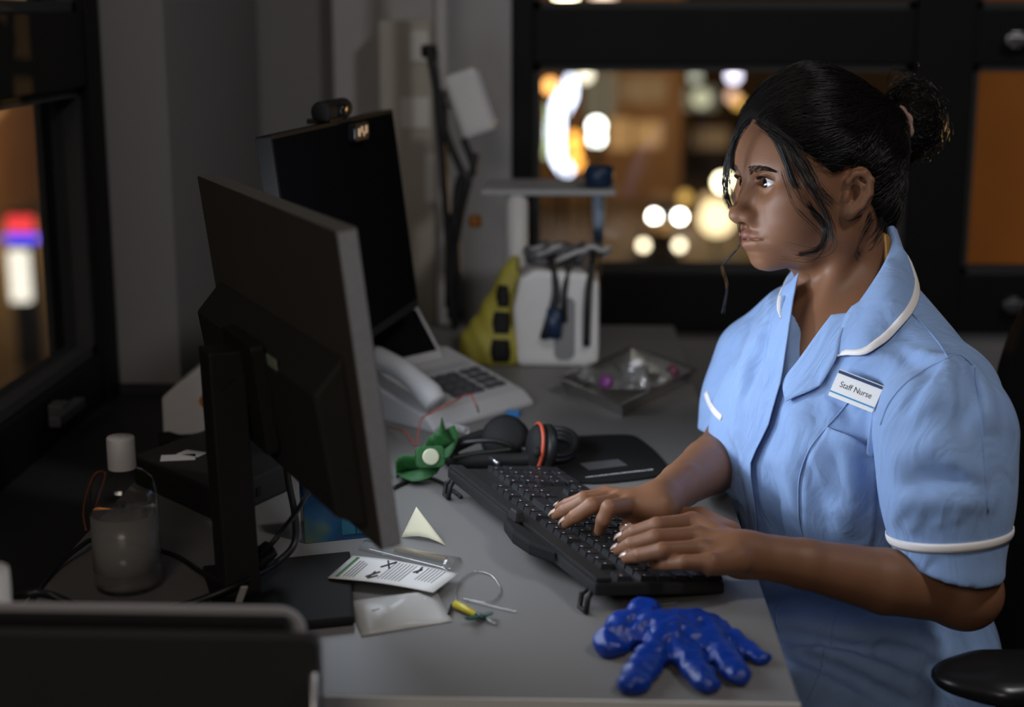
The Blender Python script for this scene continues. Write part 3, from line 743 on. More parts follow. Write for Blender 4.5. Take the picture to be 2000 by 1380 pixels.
# combed strands: from the hairline over the cap to the tie
R_ = np.random.default_rng(3)
hl = toH(HV); rim = hl[(np.abs(hl[:, 0] - .03) < .08)]
pw = np.where(hl[:, 0] > .02, 3., 1.) * np.where(hl[:, 1] > -.05, 2., .5); st = hl[R_.choice(len(hl), 4200, replace=False, p=pw / pw.sum())]
T = np.linspace(0, 1, 15)
_n1 = (hl[:, 0] - .0745 - np.abs(hl[:, 1]) * .10) * .80 - (hl[:, 2] - .0775 + hl[:, 1] ** 2 * 8.5) * .60
fr_ = np.nonzero((np.abs(_n1) < .006) & (hl[:, 2] > .02) & (hl[:, 1] > -.06))[0]; st = np.concatenate([st, hl[R_.choice(fr_, min(1300, len(fr_)), replace=False)]])
end = TIE + R_.normal(size=(len(st), 3)) * .009
P = st[:, None, :] + (end - st)[:, None, :] * T[None, :, None]
lift = R_.uniform(.0008, .0030, len(st))
Pf = P.reshape(-1, 3).astype(f32)
for _ in range(4):
    d = hair_cap(Pf); g = grad(hair_cap, Pf, .002); Pf = Pf - g * (d - np.repeat(lift, 15))[:, None] * .8
P = Pf.reshape(-1, 15, 3) + (np.sin(T * 9)[None, :, None] * R_.normal(size=(len(st), 1, 3)) * .0007)
ok = (np.abs(np.diff(P, axis=1)).max((1, 2)) < .03)
strands('hair_strands', [toW(p) for p in P[ok]], [.00022, .00028, .00024], hair)
# loose locks: pixel polylines at the depth of the head side they hang from
def lock(pix, y0, y1, cnt, spread, r=.00028, sd=1, conv=1.0):
    out = []; Rr = np.random.default_rng(sd)
    base = np.array([PY(px, py, y0 + (y1 - y0) * i / (len(pix) - 1)) for i, (px, py) in enumerate(pix)])
    for _ in range(cnt):
        off = Rr.normal(size=3) * spread; w = np.linspace(1, conv, len(pix))[:, None]; j = Rr.normal(size=(len(pix), 3)) * spread * .35
        out.append(spline(base + off * w + j, 6))
    return out
L_ = []
L_ += lock([(1478, 235), (1510, 262), (1533, 310), (1552, 360), (1580, 402), (1606, 432), (1612, 458), (1598, 486), (1560, 497)], 1.668, 1.655, 50, .0018, sd=1, conv=.8)
L_ += lock([(1492, 240), (1530, 268), (1556, 318), (1580, 362), (1606, 400), (1622, 440), (1626, 470)], 1.660, 1.650, 30, .0024, sd=2)
L_ += lock([(1500, 250), (1545, 285), (1575, 330), (1598, 370), (1628, 400)], 1.655, 1.645, 40, .0026, sd=3)
L_ += lock([(1530, 330), (1556, 395), (1600, 440), (1618, 470), (1590, 500), (1530, 492)], 1.652, 1.652, 6, .003, sd=9, conv=1.6)
L_ += lock([(1462, 236), (1440, 262), (1425, 305), (1416, 350), (1420, 390), (1433, 415)], 1.690, 1.715, 44, .0022, sd=4, conv=.6)
L_ += lock([(1470, 232), (1436, 268), (1424, 330), (1432, 380), (1445, 440), (1446, 476), (1422, 505), (1410, 520), (1420, 560), (1412, 610)], 1.69, 1.73, 7, .0020, r=.0002, sd=5)
L_ += lock([(1700, 420), (1688, 445), (1672, 470), (1670, 490), (1678, 500)], 1.690, 1.690, 26, .0030, sd=6)
L_ += lock([(1720, 400), (1718, 440), (1700, 470), (1690, 485)], 1.72, 1.705, 26, .004, sd=7)
strands('loose_strands', L_, [.0003, .0003, .00014], hair)
bv, bq = surfnets(bun_sdf, BUN - .065, BUN + .065, .0022)
bun = obj_np('hair_bun', bv, bq, M_cap, person); bun['label'] = 'messy curly bun at the back of the head'
C_ = []; Rr = np.random.default_rng(21)
for k in range(620):
    v = Rr.normal(size=3); v /= np.linalg.norm(v); a = unit(np.cross(v, Rr.normal(size=3))); b = np.cross(v, a)
    c = BUN + v * (1, 1, 1.45) * Rr.uniform(.026, .036); rad = Rr.uniform(.004, .011); turns = Rr.uniform(.5, 1.5); t = np.linspace(0, 1, 14)
    drift = unit(Rr.normal(size=3) + np.array((.9, .1, -.1))) * Rr.uniform(.002, .018)
    ph = Rr.uniform(0, 6.28)
    C_.append(np.array([c + a * rad * math.cos(ph + 6.28 * turns * x) + b * rad * math.sin(ph + 6.28 * turns * x) + drift * x for x in t]))
for px, py, qx, qy, rx, ry in ((1735, 170, 1760, 140, 1775, 150), (1730, 175, 1745, 135, 1790, 140), (1800, 200, 1842, 215, 1838, 260), (1800, 240, 1848, 240, 1836, 275), (1790, 180, 1825, 190, 1832, 215), (1740, 165, 1775, 155, 1800, 185)):
    for _ in range(4):
        jj = lambda: np.random.default_rng(int(px + qy * 7 + _ * 31)).normal(size=3) * .002
        C_.append(spline(np.array([PY(px, py, 1.80), PY(qx, qy, 1.81) + jj(), PY(rx, ry, 1.80) + 2 * jj(), PY(rx - 14, ry + 22, 1.80) + jj()]), 6))
strands('bun_curls', C_, [.00032, .00036, .0002], bun)
M_tie = mat('hair_tie', (.30, .18, .15), rough=.85, var=.3, vscale=300, bump=.4, bscale=400)
tn = unit(BUN - toW(TIE) + np.array((.01, 0, -.005))); tc_ = toW(TIE) + tn * .010; ta = unit(np.cross(tn, (0, 0, 1))); tb = np.cross(tn, ta)
MB().tube([tc_ + (ta * math.cos(a) + tb * math.sin(a)) * (.0225 + .0012 * math.sin(9 * a)) for a in np.linspace(0, 2 * math.pi, 60)], .0032, 8, cap=False).build('hair_tie', M_tie, person, True)

# ---- tunic
def tunic_base(P):
    d = chest_sdf(P, .010)
    d = smin(d, ell(P, tp(-.005, 0, .70), (.102, .148, .15), TR), .07)
    d = smin(d, ell(P, tp(-.02, 0, .57), (.150, .185, .11), TR), .06)
    for hp, kn in (((.37, 1.60, .545), (-.02, 1.53, .535)), ((.35, 1.80, .545), (-.02, 1.83, .535))):
        d = smin(d, chain(P, [hp, kn], [.095, .080], .03), .06)
    d = smin(d, ell(P, (.12, 1.68, .52), (.20, .16, .07)), .05)
    return d
SLV_L = [SL + (.004, .012, .0), PY(1846, 850, 1.497), PY(1850, 965, 1.470), PY(1856, 1112, 1.448)]
SLV_R = [SR + (.0, -.012, .0), PY(1481, 700, 1.855), PY(1452, 780, 1.840), PY(1420, 880, 1.825)]
CUT_L = (PY(1852, 1097, 1.452), unit((-.17, .10, -1)))
CUT_R = (PY(1388, 848, 1.80), unit((-.05, -.10, -.95)))
def sleeve(P, S_, rs, cut):
    d = chain(P, S_, rs, .03)
    inn = chain(P, S_[1:], [r - .0060 for r in rs[1:]], .03)
    c, n = cut; pl = (P - c.astype(f32)) @ n.astype(f32)
    d = smax(d, pl, .003)
    return smax(d, -np.maximum(inn, -pl - f32(.06)), .003)
# V neck: edges of the opening read on the chest surface
VL = [(1566, 540), (1556, 590), (1547, 640), (1541, 700), (1540, 752)]
VR = [(1735, 500), (1690, 560), (1645, 618), (1600, 682), (1548, 752)]
chest_out = lambda P: chest_sdf(P, .010)
_a = (trace(chest_out, VL) - (NB[0], NB[1], 0)) @ TR; _b = (trace(chest_out, VR) - (NB[0], NB[1], 0)) @ TR
def vneck(P):
    q = (P - np.array((NB[0], NB[1], 0), f32)) @ TR.astype(f32)
    o1 = np.argsort(_a[:, 2]); o2 = np.argsort(_b[:, 2])
    lL = np.interp(q[:, 2], _a[o1, 2], _a[o1, 1]); lR = np.interp(q[:, 2], _b[o2, 2], _b[o2, 1])
    d = np.maximum(np.maximum(lL - q[:, 1], q[:, 1] - lR) * .75, _a[-1, 2] - q[:, 2])
    d = np.maximum(d, -q[:, 0] + .0)
    hole = cone(P, NB + TF * .012 + np.array((0, 0, -.005)), NB + TF * .0 + np.array((0, 0, .15)), .062, .085)
    return np.minimum(d, hole).astype(f32)
FOLDS = []     # (a, b, amplitude, width)
def tunic_raw(P):
    d = tunic_base(P)
    d = smax(d, -vneck(P), .003)
    d = smin(d, sleeve(P, SLV_L, [.060, .0640, .0585, .0520], CUT_L), .016)
    d = smin(d, sleeve(P, SLV_R, [.054, .046, .045, .041], CUT_R), .016)
    return d
def tunic_sdf(P, d=None):
    d = tunic_raw(P) if d is None else d
    for c0 in range(0, len(P), 12000):
        Pc = P[c0:c0 + 12000]; mn, mx = Pc.min(0), Pc.max(0)
        for a, b, am, w, lo_, hi_ in FOLDS:
            if (mn > hi_).any() or (mx < lo_).any(): continue
            m = np.nonzero((Pc[:, 0] > lo_[0]) & (Pc[:, 0] < hi_[0]) & (Pc[:, 1] > lo_[1]) & (Pc[:, 1] < hi_[1]) & (Pc[:, 2] > lo_[2]) & (Pc[:, 2] < hi_[2]))[0]
            if len(m): d[c0 + m] -= f32(am) * np.exp(-segd2(Pc[m], a, b)[0] / f32(w * w))
    return d
tunic_body = lambda P: tunic_sdf(P, tunic_base(P))          # no sleeves, no neck opening
def fold(pix, am, w):
    H3 = trace(tunic_raw, spline(np.array(pix, float), 3) if len(pix) > 2 else pix)
    for a, b in zip(H3[:-1], H3[1:]):
        if np.linalg.norm(a - b) < .09:
            FOLDS.append((a.astype(f32), b.astype(f32), am, w, np.minimum(a, b).astype(f32) - f32(2.5 * w), np.maximum(a, b).astype(f32) + f32(2.5 * w)))

# folds: (pixel line, height in metres, half width)
for pix, am, w in (
    ([(1480, 640), (1455, 720), (1440, 800)], .004, .012), ([(1500, 600), (1490, 680), (1462, 760)], -.003, .010), ([(1530, 640), (1500, 720), (1470, 800)], .003, .010),
    ([(1440, 870), (1448, 930), (1462, 990)], -.004, .008), ([(1425, 900), (1440, 970)], .003, .010),
    ([(1580, 900), (1600, 960), (1612, 1010)], -.003, .012), ([(1650, 880), (1660, 950), (1655, 1020)], .004, .014), ([(1690, 900), (1700, 980)], -.003, .010),
    ([(1540, 800), (1580, 850), (1560, 920)], .003, .014), ([(1600, 760), (1590, 820)], -.003, .010), ([(1560, 860), (1525, 900)], .003, .008),
    ([(1730, 640), (1775, 690), (1830, 740)], -.003, .012), ([(1690, 720), (1740, 760)], .003, .014),
    ([(1855, 700), (1840, 760), (1800, 800)], .0035, .009), ([(1870, 715), (1880, 780), (1875, 840)], -.003, .008), ([(1885, 700), (1920, 760), (1935, 830)], .003, .010),
    ([(1760, 900), (1820, 870), (1880, 880)], .003, .014), ([(1770, 950), (1840, 935), (1890, 945)], -.0018, .012), ([(1760, 985), (1830, 975), (1930, 980)], .003, .011),
    ([(1830, 890), (1880, 905), (1910, 930)], .003, .010), ([(1730, 850), (1760, 930), (1765, 1010)], .0025, .012),
    ([(1530, 1000), (1545, 1060)], .004, .010), ([(1500, 930), (1512, 1000), (1518, 1060)], -.006, .012),
    ([(1520, 1238), (1620, 1258), (1720, 1275), (1860, 1325)], -.010, .010), ([(1530, 1215), (1640, 1235), (1700, 1250)], .006, .016),
    ([(1700, 1232), (1760, 1240), (1850, 1275)], .007, .010), ([(1720, 1255), (1800, 1275)], -.006, .007), ([(1530, 1268), (1640, 1310), (1760, 1375)], -.009, .009),
    ([(1560, 1260), (1660, 1285), (1780, 1335)], .007, .014), ([(1560, 1310), (1660, 1350)], .006, .014), ([(1880, 1200), (1900, 1260)], -.005, .012),
    ([(1850, 705), (1825, 745), (1812, 790)], .0035, .006), ([(1838, 712), (1800, 750), (1775, 800)], -.003, .006), ([(1862, 702), (1858, 750), (1868, 800)], .0035, .006), ([(1880, 702), (1895, 740), (1918, 790)], -.003, .006),
    ([(1748, 1015), (1765, 985), (1790, 962)], .003, .007), ([(1780, 1030), (1800, 1000)], .0025, .006), ([(1870, 1010), (1880, 985)], .0025, .006), ([(1835, 1020), (1845, 990)], .0025, .006),
    ([(1590, 870), (1600, 915), (1596, 960)], .003, .007), ([(1630, 890), (1645, 935), (1640, 985)], -.003, .007), ([(1612, 985), (1640, 1010), (1655, 1035)], .003, .008),
    ([(1545, 815), (1560, 860), (1548, 905)], .004, .008), ([(1535, 905), (1545, 950), (1560, 1000)], .004, .008), ([(1600, 740), (1640, 780), (1660, 820)], -.002, .008),
    ([(1660, 720), (1700, 700), (1750, 705)], .003, .010), ([(1740, 660), (1790, 690), (1835, 700)], .003, .009), ([(1480, 570), (1462, 640), (1440, 700)], -.003, .009), ([(1510, 560), (1498, 620), (1480, 680)], .003, .008),
    ([(1430, 830), (1448, 890), (1440, 950)], .004, .008), ([(1455, 900), (1470, 960), (1478, 1030)], .003, .007), ([(1500, 760), (1488, 820), (1465, 870)], .003, .007)): fold(pix, am, w)
TV, TQ = surfnets(tunic_sdf, (-.13, 1.36, .40), (.56, 2.02, 1.02), .0026)
tunic = obj_np('tunic', TV, TQ, M_tunic, person); tunic['label'] = 'light blue short-sleeved nurse tunic with white piping'
def dens(c, n): 
    c = np.asarray(c, float); t = np.linspace(0, 1, n); L = np.r_[0, np.cumsum(np.linalg.norm(np.diff(spline(c, 6), axis=0), axis=1))]
    S_ = spline(c, 6); return np.stack([np.interp(t * L[-1], L, S_[:, k]) for k in range(c.shape[1])], 1)
def skin_sheet(name, G, thick, m, parent=tunic, nrm=None):
    """closed thin sheet through the grid G (rows x cols x 3)"""
    G = np.asarray(G, float); a, b = G.shape[:2]
    du = np.gradient(G, axis=0); dv = np.gradient(G, axis=1); N_ = np.cross(du, dv); N_ /= np.linalg.norm(N_, axis=2)[..., None] + 1e-12
    if ((CAM - G) * N_).sum() < 0: N_ = -N_
    B_ = G - N_ * thick; mb = MB().grid(G); mb.grid(B_); n = a * b
    rim = [(0, j) for j in range(b)] + [(i, b - 1) for i in range(1, a)] + [(a - 1, j) for j in range(b - 2, -1, -1)] + [(i, 0) for i in range(a - 2, 0, -1)]
    ids = [i * b + j for i, j in rim]
    for p, q_ in zip(ids, ids[1:] + ids[:1]): mb.F.append((p, q_, q_ + n, p + n))
    return mb.build(name, m, parent, True, fix=True)
def px_sheet(name, Lc, Rc, off, thick=.0012, m=M_tunic, n=22, k=10, parent=tunic, f=tunic_sdf):
    """sheet lying on the tunic between two pixel curves, lifted by off(u, v) metres"""
    A, B_ = dens(Lc, n), dens(Rc, n); pix = [A[i] * (1 - v) + B_[i] * v for i in range(n) for v in np.linspace(0, 1, k)]
    H3 = trace(f, pix); g = grad(f, H3, .003)
    O = np.array([off(i / (n - 1), v) for i in range(n) for v in np.linspace(0, 1, k)])[:, None]
    return skin_sheet(name, (H3 + g * O).reshape(n, k, 3), thick, m, parent)
def seam(name, pix, r=.0009, m=M_tunic, off=.0004, parent=tunic, n=26, f=tunic_sdf):
    H3 = trace(f, dens(pix, n)); H3 = H3 + grad(f, H3, .003) * off
    return MB().tube(H3, r, 6).build(name, m, parent, True)
# lapels and the front edge
px_sheet('lapel', [(1625, 617), (1598, 655), (1566, 703), (1538, 746), (1541, 790)], [(1664, 612), (1646, 656), (1638, 702), (1617, 740), (1606, 757)], lambda u, v: .0025 + .0045 * u, f=tunic_body)
px_sheet('front_placket', [(1530, 560), (1505, 640), (1492, 720), (1480, 800), (1455, 870), (1440, 920), (1442, 990), (1452, 1060), (1460, 1110)],
         [(1567, 545), (1556, 610), (1548, 669), (1538, 740), (1527, 785), (1514, 832), (1493, 872), (1478, 905), (1482, 957), (1487, 1020), (1492, 1085)], lambda u, v: .001 + .0085 * v ** 2, f=tunic_body)
# collar, near half: inner edge stands round the neck, outer edge lies on the shoulder
inn = dens([(*p_, ) for p_ in [PY(1722, 446, 1.735), PY(1741, 470, 1.705), PY(1728, 510, 1.672), PY(1700, 556, 1.646), PY(1662, 612, 1.628), PY(1643, 656, 1.612), PY(1637, 692, 1.602)]], 34)
out_px = dens([(1752, 448), (1768, 495), (1786, 548), (1791, 584), (1779, 618), (1747, 657), (1714, 685), (1685, 697), (1640, 697)], 34)
H3 = trace(tunic_body, out_px); H3 = H3 + grad(tunic_body, H3, .003) * .005
bad = np.arange(34) < 7
hk = [PY(*out_px[i], 1.735 + (H3[7][1] - 1.735) * i / 7) for i in range(7)]
for i in range(7): H3[i] = hk[i]
Gc = np.zeros((34, 12, 3))
for i in range(34):
    for j in range(12):
        v = j / 11; p_ = inn[i] * (1 - v) + H3[i] * v
        bulge = math.sin(math.pi * v) * .010 * min(1, (33 - i) / 10); p_ = p_ + unit(CAM - p_) * bulge * .6 + np.array((0, 0, bulge * .7))
        Gc[i, j] = p_
d_ = tunic_sdf(Gc.reshape(-1, 3).astype(f32)); g_ = grad(tunic_sdf, Gc.reshape(-1, 3), .003)
Gc = (Gc.reshape(-1, 3) + g_ * np.maximum(.0035 - d_, 0)[:, None]).reshape(34, 12, 3)
d_ = skin_top(Gc.reshape(-1, 3).astype(f32)); g_ = grad(skin_top, Gc.reshape(-1, 3), .003)
Gc = (Gc.reshape(-1, 3) + g_ * np.maximum(.004 - d_, 0)[:, None]).reshape(34, 12, 3)
collar = skin_sheet('collar', Gc, .0016, M_tunic); collar['label'] = 'rounded collar half edged with white piping'
e0 = Gc[:, -1]; e1 = Gc[:, -2]; dd = (e1 - e0); dd /= np.linalg.norm(dd, axis=1)[:, None]
up_ = np.array([unit(CAM - p_) for p_ in e0]) * .0012
Gp = np.stack([e0 - dd * .0012 - up_ * .3, e0 + up_, e0 + dd * .0042 + up_ * 1.3, e0 + dd * .0084 + up_], 1)[5:]
skin_sheet('collar_piping', Gp, .001, M_pipe, collar)
# collar, far half
inn = dens([PY(1600, 508, 1.79), PY(1572, 524, 1.765), PY(1562, 560, 1.735), PY(1553, 610, 1.715), PY(1547, 650, 1.70)], 22)
op_ = dens([(1562, 516), (1540, 545), (1526, 580), (1524, 605), (1530, 625)], 22); H3 = trace(tunic_sdf, op_); H3 = H3 + grad(tunic_sdf, H3, .003) * .004
H3[:3] = [PY(*op_[i], 1.82 + (H3[3][1] - 1.82) * i / 3) for i in range(3)]
Gf = np.array([[inn[i] * (1 - v) + H3[i] * v + np.array((0, -.3, .7)) * .006 * math.sin(math.pi * v) for v in np.linspace(0, 1, 9)] for i in range(22)])
d_ = tunic_sdf(Gf.reshape(-1, 3).astype(f32)); Gf = (Gf.reshape(-1, 3) + grad(tunic_sdf, Gf.reshape(-1, 3), .003) * np.maximum(.003 - d_, 0)[:, None]).reshape(22, 9, 3)
collar2 = skin_sheet('collar', Gf, .0016, M_tunic); collar2['label'] = 'far half of the rounded collar'
e0 = Gf[:, -1]; dd = Gf[:, -2] - e0; dd /= np.linalg.norm(dd, axis=1)[:, None]; up_ = np.array([unit(CAM - p_) for p_ in e0]) * .001
skin_sheet('collar_piping', np.stack([e0 - dd * .001 - up_ * .3, e0 + up_, e0 + dd * .003 + up_, e0 + dd * .005 + up_], 1)[6:], .001, M_pipe, collar2)
# collar stand behind the neck
Gs = []
for a in np.linspace(math.radians(70), math.radians(290), 24):
    c_ = NB + np.array((-.004, 0, 0)); dr = TF * math.cos(a) + TL * math.sin(a)
    Gs.append([c_ + dr * (.058 + .010 * (1 - v)) + np.array((0, 0, -.012 + .048 * v * (1 if abs(a - math.pi) < 1.5 else .6))) for v in np.linspace(0, 1, 6)])
skin_sheet('collar_stand', Gs, .0015, M_tunic)
# sleeve piping
def ring(c, ax_, r, hw, name, parent=tunic, f=tunic_sdf):
    ax_ = unit(ax_); u_ = unit(np.cross(ax_, (0, 1, .1))); w_ = np.cross(ax_, u_); rows = []
    for s_ in np.linspace(-hw, hw, 4):
        P_ = np.array([c + ax_ * s_ + (u_ * math.cos(a) + w_ * math.sin(a)) * r for a in np.linspace(0, 2 * math.pi, 72)])
        for _ in range(14):
            g = grad(f, P_, .002); g = g - ax_ * (g @ ax_)[:, None]; P_ = P_ - g * np.clip(f(P_.astype(f32)), -.02, .02)[:, None] * .7
        rows.append(P_ + g * (.0014 if abs(s_) < hw * .9 else .0004))
    return skin_sheet(name, rows, .0012, M_pipe, parent)
ring(PY(1850, 1042, 1.462), np.array((.10, -.12, -1)), .075, .0044, 'sleeve_piping')
px_sheet('sleeve_piping', [(1376, 770), (1383, 790), (1394, 808), (1408, 822)], [(1382, 762), (1389, 782), (1399, 798), (1412, 811)], lambda u, v: .0012, .001, M_pipe, 12, 4)
# pocket with a gaping edge, and its folded side
px_sheet('breast_pocket', [(1617, 834), (1598, 862), (1575, 905), (1566, 970), (1572, 1080)], [(1716, 880), (1716, 905), (1714, 940), (1712, 1000), (1704, 1080)], lambda u, v: .0012 + .008 * math.exp(-(u / .10) ** 2) * math.sin(math.pi * min(1, max(0, v * .9 + .05))), n=26, k=14, f=tunic_body)
px_sheet('pocket_fold', [(1712, 775), (1706, 815), (1697, 855), (1690, 880)], [(1722, 790), (1717, 825), (1711, 862), (1708, 886)], lambda u, v: .006 + .004 * u, n=14, k=5, f=tunic_body)
for nm, pix in (('princess_seam', [(1665, 775), (1640, 806), (1617, 832), (1585, 870), (1564, 920), (1559, 970), (1562, 1020), (1570, 1050)]),
                ('shoulder_seam', [(1782, 614), (1808, 640), (1835, 672), (1852, 700)]), ('armhole_seam', [(1900, 712), (1872, 692), (1850, 700), (1806, 722), (1765, 752), (1735, 790), (1720, 830)]),
                ('sleeve_seam', [(1905, 720), (1915, 800), (1922, 900), (1930, 1000)]), ('skirt_seam', [(1543, 1158), (1520, 1190), (1516, 1212), (1522, 1234)]),
                ('skirt_seam', [(1640, 1190), (1627, 1222), (1623, 1258)]), ('skirt_seam', [(1609, 1268), (1604, 1302)]), ('skirt_seam', [(1602, 1308), (1588, 1340), (1576, 1366)])): seam(nm, pix)
# name badge
bp_ = trace(tunic_sdf, [(1640, 722), (1730, 752), (1706, 806), (1616, 772)]); bc = bp_.mean(0); gN = unit(grad(tunic_sdf, bp_, .004).mean(0) * .6 + unit(CAM - bc) * .5)
hit = lambda x, y: (lambda d: CAM + d * (((bc + gN * .010 - CAM) @ gN) / (d @ gN)))(ray(x, y))
c4 = [hit(1641, 721), hit(1728, 754), hit(1704, 806), hit(1617, 771)]
bx_ = unit(c4[1] - c4[0] + c4[2] - c4[3]); by_ = (c4[0] + c4[1] - c4[2] - c4[3]) / 2; by_ = by_ - bx_ * (by_ @ bx_); bh = np.linalg.norm(by_); by_ = unit(by_); bw = (np.linalg.norm(c4[1] - c4[0]) + np.linalg.norm(c4[2] - c4[3])) / 2
bc = sum(c4) / 4; bn = np.cross(bx_, by_)
M_card = mat('badge_card', (.74, .74, .74), rough=.3, var=.02, coat=.3); M_blue = mat('badge_blue', (.02, .22, .42), rough=.4, var=0); M_navy = mat('badge_navy', (.03, .05, .13), rough=.25, var=0); M_ink = mat('ink', (.02, .02, .02), rough=.6, var=0)
badge = thing('name_badge', bc, 'white name badge reading Staff Nurse pinned above the breast pocket', 'badge')
fr = frame(bc, bx_, by_, bn)
kid(MB().prism(rrect(bw, bh, .0012), -.0012, .0008, fr).build('badge_plate', M_card, badge, bevel=.0003), badge)
kid(MB().prism([(-bw / 2 + .0006, bh / 2 - .0042), (bw / 2 - .0006, bh / 2 - .0042), (bw / 2 - .0006, bh / 2 - .0010), (-bw / 2 + .0006, bh / 2 - .0010)], .0008, .0013, fr).build('badge_band', M_navy, badge), badge)
kid(MB().prism([(-bw / 2 + .0003, -bh / 2 + .0042), (bw / 2 - .0003, -bh / 2 + .0042), (bw / 2 - .0003, -bh / 2 + .0058), (-bw / 2 + .0003, -bh / 2 + .0058)], .0008, .0011, fr).build('badge_stripe', M_blue, badge), badge)
kid(MB().prism(rrect(.020, .006, .001), -.009, -.0012, fr).build('badge_clip', M_navy, badge), badge)
text('badge_text', 'Staff Nurse', .0088, M_ink, bx_, by_, bc + by_ * .0004 + bn * .0010, badge)

# ================================================================ things on the desk
M_blk = mat('black_plastic', (.018, .0175, .017), rough=.5, spec=.3, var=.12, vscale=60, bump=.10, bscale=900)
M_blk2 = mat('matt_black', (.011, .011, .011), rough=.7, spec=.2, var=.12, vscale=60)
M_gl = mat('gloss_black', (.007, .007, .008), rough=.2, spec=.3, var=0)
M_scr = mat('dark_screen', (.006, .006, .007), rough=.4, spec=0.0, var=0)
M_key = mat('key_black', (.018, .018, .020), rough=.38, var=.1)
M_cable = mat('cable_black', (.010, .010, .010), rough=.45, var=.05)
M_gry = mat('phone_grey', (.40, .39, .39), rough=.5, var=.05)
M_wht = mat('white_plastic', (.62, .61, .60), rough=.45, var=.04)
M_pap = mat('paper', (.66, .65, .63), rough=.8, var=.04)
M_txt = mat('print_dark', (.05, .05, .055), rough=.8, var=0)

# ---- monitors
def monitor(name, label, A, B, h, tilt, lit, column=None, foot=None, facing=1):
    """A, B: bottom corners (seen in the picture left/right end) on the desk plane heights; builds panel, screen, back casing, arm, column, base"""
    A, B = np.array(A, float), np.array(B, float); u = unit((B - A) * (1, 1, 0)); L = np.linalg.norm((B - A)[:2])
    n0 = np.cross(u, (0, 0, 1)) * facing; v = unit(np.array((0, 0, 1)) - n0 * math.tan(tilt)); n = unit(np.cross(u, v)) * facing
    c = (A + B) / 2; t = thing(name, (c[0], c[1], DESK), label, 'monitor'); fr = frame(c, u, v, n)
    th = .018
    k = lambda o: kid(o, t)
    k(MB().prism(rrect(L, h, .003, 3), -th, 0, lambda q: fr((q[0], q[1] + h / 2, q[2]))).build('panel', mat('monitor_shell', (.085, .078, .068), rough=.6, spec=.25, var=.1) if lit else M_blk2, t, bevel=.0012))
    m = lit if lit else M_scr
    for s_ in ((-1, 1) if lit else ()): k(MB().prism([(s_ * (L / 2 + .0004) - .0004, .002), (s_ * (L / 2 + .0004) + .0004, .002), (s_ * (L / 2 + .0004) + .0004, h - .002), (s_ * (L / 2 + .0004) - .0004, h - .002)], -th + .001, -.001, fr).build('painted_lit_edge', mat('edge_light_grey', (.26, .26, .28), rough=.5, var=.2, vscale=200), t))  # paler side strips paint in the light caught by the monitor's edge
    k(MB().prism([(-L / 2 + .005, .012), (L / 2 - .005, .012), (L / 2 - .005, h - .005), (-L / 2 + .005, h - .005)], .0002, .0008, fr).build('screen', m, t))
    # back casing: sloping ledge over a thicker lower box
    W_ = L * .44; prof = [(.012, -th), (.028, -th - .026), (h * .50, -th - .030), (h * .60, -th)]
    V = [fr((s * W_, y, z)) for s in (-1, 1) for y, z in prof]; k_ = MB().add(V, [(0, 1, 2, 3), (7, 6, 5, 4), (0, 4, 5, 1), (1, 5, 6, 2), (2, 6, 7, 3), (3, 7, 4, 0)])
    bc = k(k_.build('back_casing', mat('casing_dark', (.035, .033, .030), rough=.6, spec=.25, var=.1), t, bevel=.003))
    vp = MB().prism(rrect(.105, .105, .006), -th - .040, -th - .028, lambda q: fr((q[0], q[1] + h * .36, q[2]))).build('mount_plate', M_blk, t, bevel=.001); k(vp)
    o = MB().prism([(-.10, 0), (-.072, 0), (-.072, .010), (-.10, .010)], -th - .0315, -th - .0305, lambda q: fr((q[0] * facing, q[1] + h * .50, q[2]))).build('rating_label', mat('green_label', (.30, .36, .26), rough=.6, var=.3, vscale=300), t); k(o)
    if column is not None:
        cx, cy, ct, w, d = column; R = np.stack([u, np.cross((0, 0, 1), u), (0, 0, 1)], 1)
        mp = np.array(fr((0, h * .36, -th - .05)))
        top = np.array((cx, cy, ct)); bot = np.array((cx, cy, DESK + .008)) + (foot if foot is not None else 0)
        mb = MB(); V = []
        for p in (bot, top):
            for a, b in ((-w, -d), (w, -d), (w, d), (-w, d)): V.append(p + R[:, 0] * a / 2 + R[:, 1] * b / 2)
        mb.add(V, [(0, 3, 2, 1), (4, 5, 6, 7), (0, 1, 5, 4), (1, 2, 6, 5), (2, 3, 7, 6), (3, 0, 4, 7)])
        k(mb.build('stand_column', M_blk, t, bevel=.002))
        a0 = top + (0, 0, -.032); k(MB().tube([a0, a0 + (mp - a0) * .5, mp], .018, 12).build('tilt_arm', M_blk2, t, True))
    return t, fr
E_scr = mat('lit_screen', (.02, .02, .02), rough=.3, var=0, emis=(.80, .88, 1.0), estr=.4)
nA = PY(495, 795, 1.625); nB = PY(785, 1085, 1.215); nB[2] = nA[2] = .843
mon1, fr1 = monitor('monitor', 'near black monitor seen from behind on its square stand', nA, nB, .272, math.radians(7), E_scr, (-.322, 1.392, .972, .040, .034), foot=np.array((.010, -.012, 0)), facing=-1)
bpx = [PZ(395, 1105, .738), PZ(684, 1076, .738), PZ(692, 1206, .738), PZ(436, 1232, .738)]
V = [p * (1, 1, 0) + (0, 0, z) for z in (DESK, DESK + .009) for p in bpx]
kid(MB().add(V, [(0, 3, 2, 1), (4, 5, 6, 7)] + [(i, (i + 1) % 4, 4 + (i + 1) % 4, 4 + i) for i in range(4)]).build('stand_base', M_blk2, mon1, bevel=.003), mon1)
fA = PY(525, 272, 1.68); fB = PY(765, 208, 2.15); fA2 = fA + (.034, 0, 0); fA2[2] = fB[2] = .868; fB2 = fB + (.034, 0, 0); fB2[2] = .868
